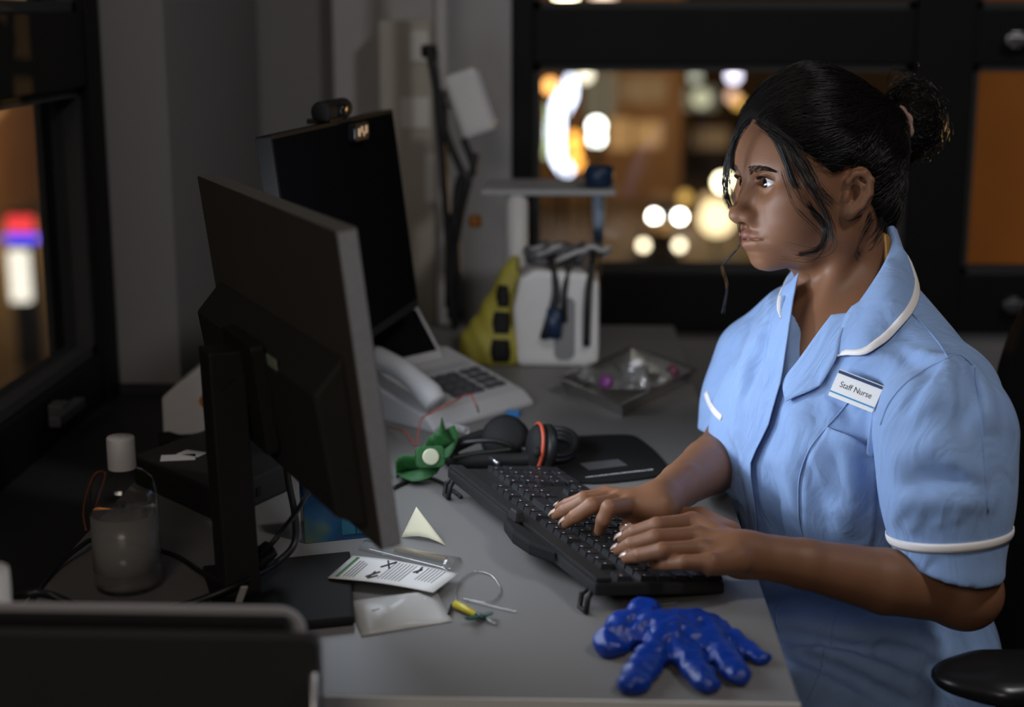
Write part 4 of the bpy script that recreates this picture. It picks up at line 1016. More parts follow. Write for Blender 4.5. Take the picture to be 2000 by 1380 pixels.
mon2, fr2 = monitor('monitor', 'far black monitor turned to the nurse, screen dark', fA2, fB2, .280, math.radians(7), None, (-.345, 1.93, 1.02, .045, .035), facing=1)
kid(MB().prism(rrect(.20, .16, .01), DESK, DESK + .01, lambda q: np.array((-.335 + q[1], 1.91 + q[0], q[2]))).build('stand_base', M_blk, mon2, bevel=.002), mon2)
# webcam on the far monitor
wc = np.array(fr2((0, .280, -.008))); wt = thing('webcam', wc, 'small black webcam clipped on top of the far monitor', 'webcam')
u2 = unit((fB2 - fA2) * (1, 1, 0)); n2 = np.cross(u2, (0, 0, 1))
kid(MB().tube([wc - u2 * .045 + (0, 0, .014), wc + u2 * .045 + (0, 0, .014)], .0135, 12).build('webcam_body', M_blk2, wt, True, bevel=.004), wt)
wf = PY(712, 256, (wc + n2 * .02)[1] + .05); wfr = frame(np.array(fr2((.052, .262, .006))), u2, (0, 0, 1), n2)
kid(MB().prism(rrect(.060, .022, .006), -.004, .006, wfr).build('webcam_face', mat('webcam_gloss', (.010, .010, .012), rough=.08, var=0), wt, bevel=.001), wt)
for k_, (a_, b_, c_) in enumerate(((-.014, 0, .005), (-.002, .003, .004), (.006, -.003, .003), (.016, .002, .005))): kid(MB().prism(rrect(c_ * 1.6, c_ * 2, .001), .0062, .0068, lambda v: wfr((v[0] + a_, v[1] + b_, v[2]))).build('painted_glint', mat('glint_white', (.45, .45, .48), rough=.3, var=0), wt), wt)  # pale specks paint reflections on the glossy webcam face
kid(MB().tube([wc + n2 * .008 + (0, 0, .014), wc + n2 * .017 + (0, 0, .014)], .008, 14).build('lens', M_gl, wt, True), wt)
kid(MB().box(wc + (0, 0, .001) - n2 * .010, (.03, .05, .006), rz(math.atan2(u2[1], u2[0]) - math.pi / 2)).build('clip', M_blk, wt), wt)
# glow added on the hidden lower part of the far screen, to light her
L2 = np.linalg.norm((fB2 - fA2)[:2])
doc = MB().prism([(-L2 / 2 + .020, .020), (-.045, .020), (-.045, .142), (-L2 / 2 + .020, .142)], .001, .0014, fr2).build('glow_page', mat('added_far_glow', (.02, .02, .02), rough=.4, var=0, emis=(.78, .87, 1.0), estr=15), None); kid(doc, mon2)
L1 = np.linalg.norm((nB - nA)[:2])
doc = MB().prism([(-L1 / 2 + .014, .030), (L1 / 2 - .014, .030), (L1 / 2 - .014, .250), (-L1 / 2 + .014, .250)], .001, .0014, fr1).build('glow_page', mat('lit_page_near', (.02, .02, .02), rough=.4, var=0, emis=(.78, .87, 1.0), estr=8), None); kid(doc, mon1)

# added LED panel, fixture for the unseen key light
wl_ = thing('added_light_fixture', np.array(ADDED_KEY) - (.02, 0, .02), 'added LED panel for the key light, hidden behind the near monitor', 'lamp')
ld = unit(np.array(ADDED_KEY_AIM) - np.array(ADDED_KEY)); la = unit(np.cross(ld, (0, 0, 1))); lfr = frame(np.array(ADDED_KEY) - ld * .002, la, np.cross(la, ld), ld)
kid(MB().prism(rrect(.058, .058, .006), -.012, 0, lfr).build('panel_housing', M_blk, wl_, bevel=.002), wl_)
sa = np.array(fr1((-.19, .16, .001))); kid(MB().tube([sa, (sa + np.array(lfr((0, 0, -.012)))) / 2 + (0, 0, .01), lfr((0, 0, -.010))], .004, 8, res=5).build('clip_arm', M_blk, wl_, True), wl_)

# ---- keyboard
KA = PZ(1163, 1133, .766); KB = PZ(873, 908, .766); ku = unit((KB - KA) * (1, 1, 0)); kL = np.linalg.norm((KB - KA)[:2]); kv = np.array((ku[1], -ku[0], 0)); KD = .138
kb = thing('keyboard', ((KA + KB) / 2 + kv * KD / 2) * (1, 1, 0) + (0, 0, DESK), 'black full-size keyboard under the nurse\'s hands', 'keyboard')
slope = (.7475 - .766) / KD
def kp(a, b, h=0): return KA + ku * a + kv * b + np.array((0, 0, slope * b + h))
def kbox(a0, a1, b0, b1, h0, h1, ins=0): 
    V = [kp(a, b, h0) for a, b in ((a0, b0), (a1, b0), (a1, b1), (a0, b1))] + [kp(a, b, h1) for a, b in ((a0 + ins, b0 + ins), (a1 - ins, b0 + ins), (a1 - ins, b1 - ins), (a0 + ins, b1 - ins))]
    return MB().add(V, [(0, 3, 2, 1), (4, 5, 6, 7)] + [(i, (i + 1) % 4, 4 + (i + 1) % 4, 4 + i) for i in range(4)])
kid(kbox(0, kL, 0, KD, -.016, -.003).build('case', M_blk, kb, bevel=.003), kb)
kid(kbox(.002, kL - .002, .002, .018, -.003, .0015).build('top_rail', M_blk, kb, bevel=.0012), kb)
# raised card-reader housing behind the top edge
V = [kp(a, b, h) for h in (-.014, .000) for a, b in ((.085, -.002), (.115, -.018), (.150, -.021), (.190, -.014), (.215, -.002))]
rd = kid(MB().add(V, [(4, 3, 2, 1, 0), (5, 6, 7, 8, 9)] + [(i, (i + 1) % 5, 5 + (i + 1) % 5, 5 + i) for i in range(5)]).build('card_reader', M_blk2, kb, bevel=.003), kb)
kid(kbox(.176, .196, -.008, .006, .0, .012, .003).build('reader_catch', M_blk, kb, bevel=.002), kb)
for a in (.012, kL - .016):
    kid(MB().tube([kp(a, .004, -.012), kp(a - .005, -.004, -.020), kp(a - .005, -.006, -.0335), kp(a + .009, -.006, -.0335), kp(a + .009, -.004, -.020), kp(a + .006, .004, -.012)], .0028, 8).build('foot', M_blk, kb, True), kb)
sc = kL / .437; U = .01905 * sc; a0 = .004; rowb = lambda r: (.024 + (.0 if r == 0 else .0065) + r * .0182)
rows = [[1, -1, 1, 1, 1, 1, -.5, 1, 1, 1, 1, -.5, 1, 1, 1, 1], [1] * 13 + [2], [1.5] + [1] * 12 + [1.5], [1.75] + [1] * 11 + [2.25], [2.25] + [1] * 10 + [2.75], [1.25, 1.25, 1.25, 6.25, 1.25, 1.25, 1.25, 1.25]]
keyspec = []
for r, row in enumerate(rows):
    x = 0
    for w in row:
        if w > 0: keyspec.append((x, w, r, 1))
        x += abs(w)
nx = 15.3
for r, cols in enumerate(((0, 1, 2), (0, 1, 2), (0, 1, 2), (), (1,), (0, 1, 2))):
    for c in cols: keyspec.append((nx + c, 1, r, 1))
px_ = 18.6
for r, cols in enumerate(((), (0, 1, 2, 3), (0, 1, 2), (0, 1, 2), (0, 1, 2), (0, 2))):
    for c in cols: keyspec.append((px_ + c, 2 if (r == 5 and c == 0) else 1, r, 1))
keyspec += [(px_ + 3, 1, 2, 2), (px_ + 3, 1, 4, 2)]
meshes = {}
Rk = np.stack([ku, unit(kv + np.array((0, 0, slope))), np.cross(ku, unit(kv + np.array((0, 0, slope))))], 1)
if Rk[2, 2] < 0: Rk[:, 2] *= -1
for x, w, r, hh in keyspec:
    if (w, hh) not in meshes:
        W2, D2 = w * U - .0016, hh * .0182 - .0016; m = .0018
        V = [(0, 0, 0), (W2, 0, 0), (W2, D2, 0), (0, D2, 0), (m * .6, m * .5, .0052), (W2 - m * .6, m * .5, .0052), (W2 - m * .6, D2 - m, .0046), (m * .6, D2 - m, .0046)]
        o = obj('key', V, [(0, 1, 2, 3)[::-1], (4, 5, 6, 7)] + [(i, (i + 1) % 4, 4 + (i + 1) % 4, 4 + i) for i in range(4)], M_key); meshes[(w, hh)] = o.data
    else: o = bpy.data.objects.new('key', meshes[(w, hh)]); COL.objects.link(o)
    p = kp(a0 + x * U, rowb(r), -.003)
    M_ = Matrix([[Rk[i, 0], Rk[i, 1], Rk[i, 2], p[i]] for i in range(3)] + [[0, 0, 0, 1]])
    o.parent = kb; o.matrix_parent_inverse = Matrix.Translation(kb.location).inverted(); o.matrix_basis = M_
Rl = np.random.default_rng(4); lg = MB()
for x, w, r, hh in keyspec:                                     # small white legends
    if w > 3: continue
    c = kp(a0 + x * U + .0035, rowb(r) + .006, .0022); s_ = .0012
    lg.add([c + ku * dx * s_ + kv * dy * s_ * .8 + np.array((0, 0, slope * dy * s_)) for dx, dy in ((-1, -1), (1, -1), (1, 1), (-1, 1))], [(0, 1, 2, 3)])
kid(lg.build('key_legends', mat('legend_white', (.5, .5, .5), rough=.6, var=0), kb), kb)['kind'] = 'stuff'

def cable(name, pix, r, label, m=M_cable, res=8, n=8, cat='cable'):
    pts = [PZ(x, y, z) for x, y, z in pix]; c = np.array(pts[0]); t = MB().tube(pts, r, n, res=res).build(name, m, None, True)
    tag(t, label, cat); return t
zd = DESK + .003
cable('cable', [(768, 952, zd), (800, 938, zd), (835, 932, zd), (862, 942, zd), (885, 958, zd), (900, 970, zd)], .0024, 'thin black cable from the near monitor to the keyboard')

# ---- mouse mat with sticker and small print
mat_px = [(1130, 945), (1288, 932), (1302, 915), (1255, 865), (1215, 852), (1080, 862), (1050, 900)]
c3 = [PZ(x, y) for x, y in mat_px]; mc = np.mean(c3, 0)
mm = thing('mouse_mat', mc, 'thin black mouse mat with a sticker beyond the keyboard', 'mouse mat')
pl = spline(np.array([(p[0], p[1], 0) for p in c3]), 5, True)[:-1]
kid(MB().prism([(p[0], p[1]) for p in pl], DESK, DESK + .003).build('mat_sheet', M_blk2, mm), mm)
e1, e2 = PZ(1145, 932, DESK + .0032), PZ(1283, 916, DESK + .0032); ux = unit(e2 - e1); uy = np.cross((0, 0, 1), ux)
kid(MB().prism([(0, 0), (.052, 0), (.052, .028), (0, .028)], .003, .0036, frame(PZ(1150, 922, DESK), ux, uy, (0, 0, 1))).build('sticker', mat('sticker_grey', (.10, .10, .105), rough=.35, var=.2, vscale=90), mm), mm)
sb = MB(); Rr = np.random.default_rng(2); xx = 0; Lp = np.linalg.norm(e2 - e1)
while xx < Lp - .004:
    w = Rr.uniform(.0012, .0035); p = e1 + ux * xx; hgt = Rr.uniform(.0022, .0034)
    sb.add([p, p + ux * w, p + ux * w + uy * hgt, p + uy * hgt], [(0, 1, 2, 3)]); xx += w + .0009
kid(sb.build('small_print', mat('print_white', (.75, .75, .75), rough=.5, var=0), mm), mm)

# ---- headset lying at the far end of the keyboard
hs = thing('headset', PZ(1000, 880), 'black headset with a red accent and coiled lead by the keyboard', 'headset')
def cup(px, py, z, r, nrm, red=False):
    c = PZ(px, py, z); n_ = unit(nrm); a = unit(np.cross(n_, (0, 0, 1))); b = np.cross(n_, a); fr_ = frame(c, a, b, n_)
    o = MB().lathe([(.001, -.010), (r * .8, -.010), (r, -.004), (r, .003), (r * .75, .010), (.001, .012)], n=24, M=lambda v: fr_(v)).build('ear_cup', M_blk2, hs, True); kid(o, hs)
    o = MB().tube([fr_((r * .78 * math.cos(t_), r * .78 * math.sin(t_), -.011)) for t_ in np.linspace(0, 2 * math.pi, 28)], .008, 8, cap=False).build('ear_pad', M_cable, hs, True); kid(o, hs)
    if red: o = MB().tube([fr_((r * 1.02 * math.cos(t_), r * 1.02 * math.sin(t_), .001)) for t_ in np.linspace(0, 6.28, 30)], .0022, 6).build('red_accent', mat('accent_red', (.45, .07, .03), rough=.4, var=.1), hs, True); kid(o, hs)
cup(985, 855, .760, .030, (-.2, -.75, .55)); cup(1050, 872, .762, .028, (-.95, -.25, .15), True)
kid(MB().tube([PZ(x, y, z) for x, y, z in ((985, 838, .765), (940, 850, .758), (890, 872, .748), (872, 890, .742), (900, 900, .742), (970, 898, .744), (1040, 895, .748), (1052, 880, .765))], [.006, .008, .009, .009, .009, .008, .006], 8, res=8).build('headband', M_blk2, hs, True), hs)
cr = []
for t_ in np.linspace(0, 6.28 * 2.3, 70): c = PZ(1080, 868, .745); cr.append(c + np.array((.040 * math.cos(t_) - .010, .052 * math.sin(t_), -.008 + .0018 * t_ * .5 + .004 * math.sin(t_ * 2))))
kid(MB().tube(cr, .0042, 8).build('coiled_lead', M_cable, hs, True), hs)
kid(MB().tube([PZ(x, y, z) for x, y, z in ((870, 880, .75), (900, 866, .762), (960, 860, .768), (1000, 875, .757), (930, 885, .752), (880, 895, .748))], .0032, 8, res=8).build('lead', M_cable, hs, True), hs)
p = PZ(965, 899, .754); kid(MB().tube([p - ku * .012, p + ku * .012], .0025, 8).build('metal_pin', M_steel, hs, True), hs)

# ---- green tourniquet with a round button
gt = thing('tourniquet', PZ(830, 915), 'crumpled green tourniquet strap with a cream round button', 'tourniquet')
M_green = mat('tourniquet_green', (.012, .085, .016), rough=.6, var=.3, vscale=150, bump=.4, bscale=300)
def ribbon(pts, w, nrm, name, m, parent, th=.0016, res=8):
    P_ = spline(np.array(pts), res); nrm = spline(np.array(nrm), res) if np.ndim(nrm) == 2 else np.tile(nrm, (len(P_), 1)); nrm = nrm / np.linalg.norm(nrm, axis=1)[:, None]
    G = np.array([[p + n_ * w * s_ for s_ in (-.5, -.17, .17, .5)] for p, n_ in zip(P_, nrm)]); o = skin_sheet(name, G, th, m, None); kid(o, parent); return o
ribbon([PZ(868, 832, .775), PZ(872, 850, .782), PZ(850, 868, .772), PZ(835, 888, .765), PZ(820, 905, .752), PZ(790, 905, .748), PZ(775, 918, .742)], .024, [(.2, .1, -1), (.6, .2, -.6), (.5, .2, -.8), (.3, .2, -.9), (.3, .3, -.8), (.2, .3, -.9), (0, .3, -1)], 'strap', M_green, gt)
ribbon([PZ(780, 925, .736), PZ(810, 930, .740), PZ(850, 918, .746), PZ(872, 890, .756), PZ(880, 860, .768), PZ(872, 838, .776)], .022, [(.2, .9, -.2), (.1, .9, .3), (.2, .8, .4), (.6, .6, .4), (.8, .3, .5), (.8, .2, .4)], 'strap', M_green, gt)
bq_ = PZ(838, 893, .762); bn_ = unit(CAM - bq_ + np.array((.25, 0, .1))); ba_ = unit(np.cross((0, 0, 1), bn_)); bf_ = frame(bq_ + bn_ * .012, ba_, np.cross(bn_, ba_), bn_)
kid(MB().prism(rrect(.034, .026, .006), -.010, .002, bf_).build('buckle', M_green, gt, bevel=.002), gt)
kid(MB().lathe([(.001, .002), (.0098, .002), (.0098, .0045), (.0085, .0055), (.001, .0058)], n=24, M=lambda v: bf_(v)).build('button', mat('button_cream', (.50, .50, .36), rough=.4, var=.03), gt), gt)
o = MB().prism(rrect(.020, .010, .003), 0, .008, frame(PZ(1003, 812, DESK), unit((.9, -.3, 0)), unit((.3, .9, 0)), (0, 0, 1))).build('blue_clip', mat('clip_blue', (.02, .14, .36), rough=.4, var=.05), None, bevel=.001); tag(o, 'small blue plastic clip behind the headset', 'clip')
cable('red_wire', [(755, 832, zd), (790, 842, .745), (812, 868, zd), (822, 820, .76), (850, 802, .775), (890, 782, .785), (915, 768, .785), (930, 790, .772), (935, 805, .752)], .0011, 'thin red wire looping past the green tourniquet', mat('wire_red', (.30, .05, .04), rough=.5, var=0), cat='wire')

# ---- desk phone
pc = PZ(900, 770); ph = thing('desk_phone', pc, 'grey desk phone with tilted display and handset', 'telephone')
pu = unit(PZ(1070, 775) - PZ(900, 822)); pv = np.cross((0, 0, 1), pu); po = PZ(925, 826)
# pu runs along the front edge to the right, pv away from the camera
def pp(a, b, z): return po + pu * a + pv * b + np.array((0, 0, z))
prof = [(0, .008), (.02, .022), (.17, .062), (.20, .060), (.20, .0), (0, .0)]
Wp = .20; a00 = -.075
V = [pp(a00 + s * Wp, b, z) for s in (0, 1) for b, z in prof]
kid(MB().add(V, [tuple(range(6))[::-1], tuple(range(6, 12))] + [(i, (i + 1) % 6, 6 + (i + 1) % 6, 6 + i) for i in range(6)]).build('base', M_gry, ph, bevel=.004, fix=True), ph)
def on(a, b, h=0): return pp(a, b, np.interp(b, [0, .02, .17], [.008, .022, .062]) + h)
def pad(a0_, a1_, b0_, b1_, h, m, nm):
    V = [on(a, b, hh) for hh in (0.0005, h) for a, b in ((a0_, b0_), (a1_, b0_), (a1_, b1_), (a0_, b1_))]
    kid(MB().add(V, [(0, 3, 2, 1), (4, 5, 6, 7)] + [(i, (i + 1) % 4, 4 + (i + 1) % 4, 4 + i) for i in range(4)]).build(nm, m, ph, bevel=.0006), ph)
M_pk = mat('phone_keys', (.055, .055, .06), rough=.5, var=.1)
for i in range(4):
    for j in range(3): pad(.004 + j * .021, .021 + j * .021, .038 + i * .016, .050 + i * .016, .004, M_pk, 'phone_key')
for i in range(4):
    pad(.072 + .012 * 0, .088, .040 + i * .016, .051 + i * .016, .003, M_pk, 'phone_key'); pad(.092, .110, .040 + i * .016, .051 + i * .016, .003, M_pk, 'phone_key')
pad(.0, .105, .108, .122, .002, mat('phone_strip', (.30, .30, .31), rough=.4, var=.1), 'label_strip')
# display block, tilted up
d0 = pp(-.034, .140, .056); dv = unit(pv * .62 + np.array((0, 0, .78))); dn = np.cross(pu, dv)
fd = frame(d0, pu, dv, dn)
kid(MB().prism(rrect(.150, .090, .006), -.022, 0, lambda q: fd((q[0] + .045, q[1] + .045, q[2]))).build('display_housing', M_gry, ph, bevel=.002), ph)
kid(MB().prism([(-.022, .014), (.112, .014), (.112, .084), (-.022, .084)], .0002, .0012, fd).build('display', M_scr, ph), ph)
# handset on the left
hsp = [on(-.060, .012, .020), on(-.060, .030, .026), on(-.060, .075, .036), on(-.060, .125, .030), on(-.060, .150, .018)]
kid(MB().tube(hsp, [.017, .019, .015, .015, .019, .018], 12, res=8).build('handset', M_gry, ph, True), ph)
cc = [pp(-.06 + .004 * math.sin(t_), -.010 - .0006 * t_, .010 + .004 * math.cos(t_)) for t_ in np.linspace(0, 60, 240)]
kid(MB().tube(cc, .0012, 5).build('handset_cord', M_gry, ph, True), ph)

# ---- foil tray with clear packets
M_foil = mat('foil', (.62, .61, .58), rough=.28, metal=1, var=.1, vscale=60, bump=.35, bscale=120)
M_clear = glassy('clear_plastic', (.96, .96, .96), .10, .06, .10)
tc3 = [PZ(1085, 768), PZ(1213, 824), PZ(1362, 752), PZ(1235, 704)]; tcen = np.mean(tc3, 0)
ft = thing('foil_tray', tcen, 'shallow foil tray of clear packets behind the mouse mat', 'tray')
def ringp(s, z): return [tcen + (p - tcen) * s + np.array((0, 0, z)) for p in tc3]
V = ringp(.84, .001) + ringp(.93, .024) + ringp(1.0, .0245) + ringp(1.0, .0225) + ringp(.95, .0225) + ringp(.86, .0)
Fq = [(0, 1, 2, 3)] + [(r * 4 + i, r * 4 + (i + 1) % 4, r * 4 + 4 + (i + 1) % 4, r * 4 + 4 + i) for r in range(5) for i in range(4)] + [(23, 22, 21, 20)]
kid(obj('tray_pan', V, Fq, M_foil, None, bevel=.0015), ft); 
def crumple(c, lx, ly, h, a, m, name, label, cat, seed, th=.0006, grp=None, amp=.006, n=12):
    Rr = np.random.default_rng(seed); X_, Y_ = np.meshgrid(np.linspace(-1, 1, n), np.linspace(-1, 1, n)); Zs = np.zeros_like(X_)
    for _ in range(7):
        fx, fy = Rr.uniform(-4, 4, 2); Zs += np.sin(fx * X_ + fy * Y_ + Rr.uniform(0, 6)) * Rr.uniform(.2, 1)
    Zs = Zs / np.abs(Zs).max() * amp * (1 - .5 * np.maximum(abs(X_), abs(Y_))); Zs -= Zs.min(); Zs += h
    R2 = rz(a); G = np.stack([X_ * lx / 2, Y_ * ly / 2, Zs], -1) @ R2.T + np.asarray(c); o = skin_sheet(name, G, th, m, None)
    return tag(o, label, cat, grp)
crumple(PZ(1170, 752), .075, .095, .010, .3, M_clear, 'clear_packet', 'crinkled clear packet at the left of the foil tray', 'packet', 1, amp=.012)
crumple(PZ(1225, 775), .080, .080, .014, .8, M_clear, 'clear_packet', 'clear packet lying at the front of the foil tray', 'packet', 2, amp=.012)
def vial(px, py, z, r, h, capm, label, d=(0, 0, 1)):
    c = PZ(px, py, z); t = thing('sample_tube', c, label, 'tube'); d = unit(d); a = unit(np.cross(d, (1, .3, .2))); fr_ = frame(c, a, np.cross(d, a), d)
    kid(MB().lathe([(.001, 0), (r * .8, .001), (r, r * .6), (r, h), (r * .9, h)], n=16, M=lambda v: fr_(v)).build('tube_body', M_clear, t, True), t)
    kid(MB().lathe([(r * 1.15, h * .80), (r * 1.2, h * .82), (r * 1.2, h * 1.02), (r * .8, h * 1.06), (.001, h * 1.06)], n=16, M=lambda v: fr_(v)).build('tube_cap', capm, t, True), t)
vial(1210, 752, .745, .008, .040, mat('cap_purple', (.16, .03, .16), rough=.4, var=.05), 'sample tube with a purple cap in the foil tray', (-.5, -.7, .3))
vial(1262, 762, .748, .009, .045, M_wht, 'short clear tube with a white cap in the foil tray', (-.3, .5, .8))
vial(1285, 748, .748, .008, .036, mat('cap_maroon', (.14, .03, .06), rough=.4, var=.05), 'sample tube with a maroon cap near the foil rim', (.6, .5, .35))
kid_ = None
o = MB().lathe([(.018, 0), (.022, .018), (.020, .020), (.0165, .002), (.001, .002)], PZ(1240, 738, .757), 20, cap=False).build('clear_cup', M_clear, None, True); tag(o, 'small clear plastic cup at the back of the foil tray', 'cup')

# ---- medical corner behind: stand with tray, wall device, white unit, yellow bag
tr = thing('tray_stand', (-.083, 2.56, DESK), 'white post carrying a flat grey tray at the back of the desk', 'stand')
kid(MB().box((-.031, 2.625, .985), (.222, .17, .010)).build('tray_plate', mat('tray_grey', (.34, .34, .345), rough=.5, var=.06), tr, bevel=.003), tr)
kid(MB().tube([(-.083, 2.56, DESK), (-.083, 2.56, .980)], .0185, 16).build('post', M_wht, tr, True), tr)
kid(MB().lathe([(.05, 0), (.05, .008), (.022, .018), (.019, .03)], (-.083, 2.56, DESK), 24).build('post_foot', M_wht, tr, True), tr)
sc_ = PY(1170, 340, 2.58); ho = thing('handheld_probe', sc_, 'dark blue handheld probe hanging through the tray end', 'probe')
M_nav = mat('navy_plastic', (.012, .03, .07), rough=.4, var=.1); M_pale = mat('pale_blue_plastic', (.25, .32, .42), rough=.4, var=.1)
hx, hy = sc_[0], sc_[1]
zt = .992
kid(MB().lathe([(.001, zt + .034), (.022, zt + .034), (.026, zt + .024), (.024, zt + .004), (.014, zt - .004), (.001, zt - .004)][::-1], (hx, hy, 0), 22).build('probe_head', M_nav, ho, True), ho)
kid(MB().lathe([(.008, zt - .075), (.0105, zt - .06), (.012, zt - .015), (.012, zt - .004)], (hx, hy, 0), 16).build('probe_grip', M_pale, ho, True), ho)
kid(MB().lathe([(.004, zt - .108), (.008, zt - .095), (.010, zt - .075), (.009, zt - .072)], (hx, hy, 0), 16).build('probe_neck', M_nav, ho, True), ho)
kid(MB().tube([(hx, hy, zt - .105), (hx, hy - .002, zt - .14), (hx + .004, hy - .01, zt - .20), (hx - .02, hy - .02, DESK + .006)], .003, 8, res=6).build('probe_lead', M_cable, ho, True), ho)
# white unit
wu = thing('white_unit', PZ(1085, 716), 'rounded white medical unit with straps and a heap of leads', 'device')
wx0, wx1 = PZ(1005, 716)[0], PZ(1170, 716)[0]; wy = PZ(1085, 716)[1]
prf = [(wx0 + .004, 0), (wx1 - .002, 0), (wx1, .02), (wx1 - .001, .135), (wx1 - .02, .150), (wx0 + .03, .155), (wx0 + .006, .140), (wx0 - .003, .09)]
kid(MB().prism([(x, z) for x, z in prf], 0, .12, lambda v: np.array((v[0], wy + v[2], DESK + v[1]))).build('unit_body', M_wht, wu, bevel=.010), wu)
kid(MB().prism(rrect(.032, .10, .012), -.003, .0, lambda v: np.array(((wx0 + wx1) / 2 + .012 + v[0], wy + v[2], DESK + .062 + v[1]))).build('side_groove', mat('groove_grey', (.20, .20, .205), rough=.6, var=.05), wu), wu)
Rr = np.random.default_rng(8)
for k in range(3):
    x = wx0 + .045 + k * .034; pts = [(x, wy - .004, DESK + Rr.uniform(.03, .08)), (x + Rr.uniform(-.015, .02), wy - .006, DESK + .12), (x + .01, wy + .03, DESK + .17 + Rr.uniform(0, .02)), (x + Rr.uniform(-.03, .03), wy + .09, DESK + .16)]
    kid(MB().tube(pts, .0045 if k % 2 else .006, 8, res=7).build('strap', M_cable, wu, True), wu)
kid(MB().lathe([(.001, -.012), (.011, -.012), (.013, 0), (.011, .014), (.001, .014)], n=14, M=lambda v: np.array((wx0 + .062 + v[0], wy - .010 + v[1] * .6, DESK + .070 + v[2] * 1.8))).build('connector', M_nav, wu, True), wu)
for k in range(13):
    cx, cy = wx0 + .035 + Rr.uniform(0, .085), wy + .05 + Rr.uniform(-.02, .03); a_ = Rr.uniform(0, 6); rr_ = Rr.uniform(.018, .040)
    pts = [(cx + rr_ * math.cos(a_ + t_), cy + rr_ * .6 * math.sin(a_ + t_), DESK + .160 + .030 * math.sin(t_ / 2) * Rr.uniform(.6, 1)) for t_ in np.linspace(0, 6, 12)]
    kid(MB().tube(pts, .0038, 7, res=4).build('lead', mat('lead_grey', (.09, .09, .095), rough=.6, var=.1) if k % 3 else M_gry, wu, True), wu)
yb = thing('yellow_bag', PZ(960, 722), 'yellow bag with black marks leaning on the white unit', 'bag')
def bagsdf(P):
    a, c_ = PZ(962, 716) + (0, .035, .03), PY(1003, 508, 2.43); q = P * np.array((1, 1.35, 1), f32)
    d = cone(q, a * (1, 1.35, 1), c_ * (1, 1.35, 1), .050, .009); d = smin(d, cone(q, (a + (-.012, 0, -.01)) * (1, 1.35, 1), (a + (.02, 0, -.01)) * (1, 1.35, 1), .042, .042), .02)
    return (d * .75 + f32(.0011) * np.sin(P[:, 0] * 210 + P[:, 2] * 60 + 2 * np.sin(P[:, 2] * 40))).astype(f32)
cbg = PZ(960, 720); bv_, bq_ = surfnets(lambda P: np.maximum(bagsdf(P), (DESK + .001) - P[:, 2]), cbg + (-.1, -.06, -.006), cbg + (.12, .16, .24), .004)
kid(obj_np('bag_body', bv_, bq_, mat('bag_yellow', (.30, .26, .035), rough=.6, var=.25, vscale=40, bump=.3, bscale=80)), yb)
for cy, x0_, x1_ in ((578, 974, 992), (630, 966, 994), (684, 962, 994)):
    Lc = dens([(x0_, cy - 22), (x0_ - 5, cy), (x0_, cy + 22)], 6); Rc_ = dens([(x1_, cy - 20), (x1_ + 3, cy + 4), (x1_, cy + 22)], 6)
    h3 = trace(bagsdf, [Lc[i_] * (1 - v) + Rc_[i_] * v for i_ in range(6) for v in (0, .33, .67, 1)], 1.5); h3 = h3 + grad(bagsdf, h3, .003) * .0016
    kid(skin_sheet('black_mark', h3.reshape(6, 4, 3), .001, M_blk2, None), yb)
# wall device on a pole with hanging leads
st = thing('monitor_pole', (PY(862, 400, 2.72)[0], 2.72, 0), 'slim pole with a slanted white device and dark hanging leads', 'stand')
xp = PY(862, 400, 2.72)[0]
kid(MB().tube([(xp, 2.735, 0), (xp, 2.735, 1.50)], .013, 12).build('pole', M_gry, st, True), st)
for a in (0.4, 2.5, 4.6): kid(MB().tube([(xp, 2.72, .10), (xp + .22 * math.cos(a), 2.72 + .2 * math.sin(a), .02)], .010, 8).build('pole_foot', M_blk, st, True), st)
dc = PY(918, 200, 2.66); Rd = np.array([[math.cos(-.33), 0, math.sin(-.33)], [0, 1, 0], [-math.sin(-.33), 0, math.cos(-.33)]])
kid(MB().box(dc, (.058, .06, .112), Rd).build('device_body', M_wht, st, bevel=.010), st)
kid(MB().box(dc + Rd @ np.array((.031, 0, 0)), (.006, .052, .095), Rd).build('device_face', mat('device_face', (.5, .5, .53), rough=.3, var=.05), st, bevel=.003), st)
kid(MB().tube([(xp, 2.72, dc[2]), dc], .012, 8).build('bracket', M_gry, st, True), st)
kid(MB().lathe([(.001, -.012), (.014, -.01), (.014, .01), (.001, .012)], PY(838, 100, 2.68), 12).build('clamp_knob', M_blk, st, True), st)
for pts in (((838, 100), (852, 180), (862, 280), (872, 420), (882, 560), (890, 640)), ((845, 110), (865, 240), (900, 330), (915, 350), (900, 420), (885, 520), (880, 620)), ((905, 270), (925, 330), (905, 360), (880, 460), (875, 600)), ((930, 300), (920, 340), (900, 345), (890, 400), (892, 500), (900, 620))):
    kid(MB().tube([PY(x, y, 2.64) for x, y in pts], .0065, 8, res=6).build('hanging_lead', M_cable, st, True), st)
kid(MB().lathe([(.001, -.012), (.012, -.008), (.012, .008), (.001, .012)], PY(928, 432, 2.62), 12).build('orange_knob', mat('knob_orange', (.45, .16, .03), rough=.5, var=.1), st, True), st)
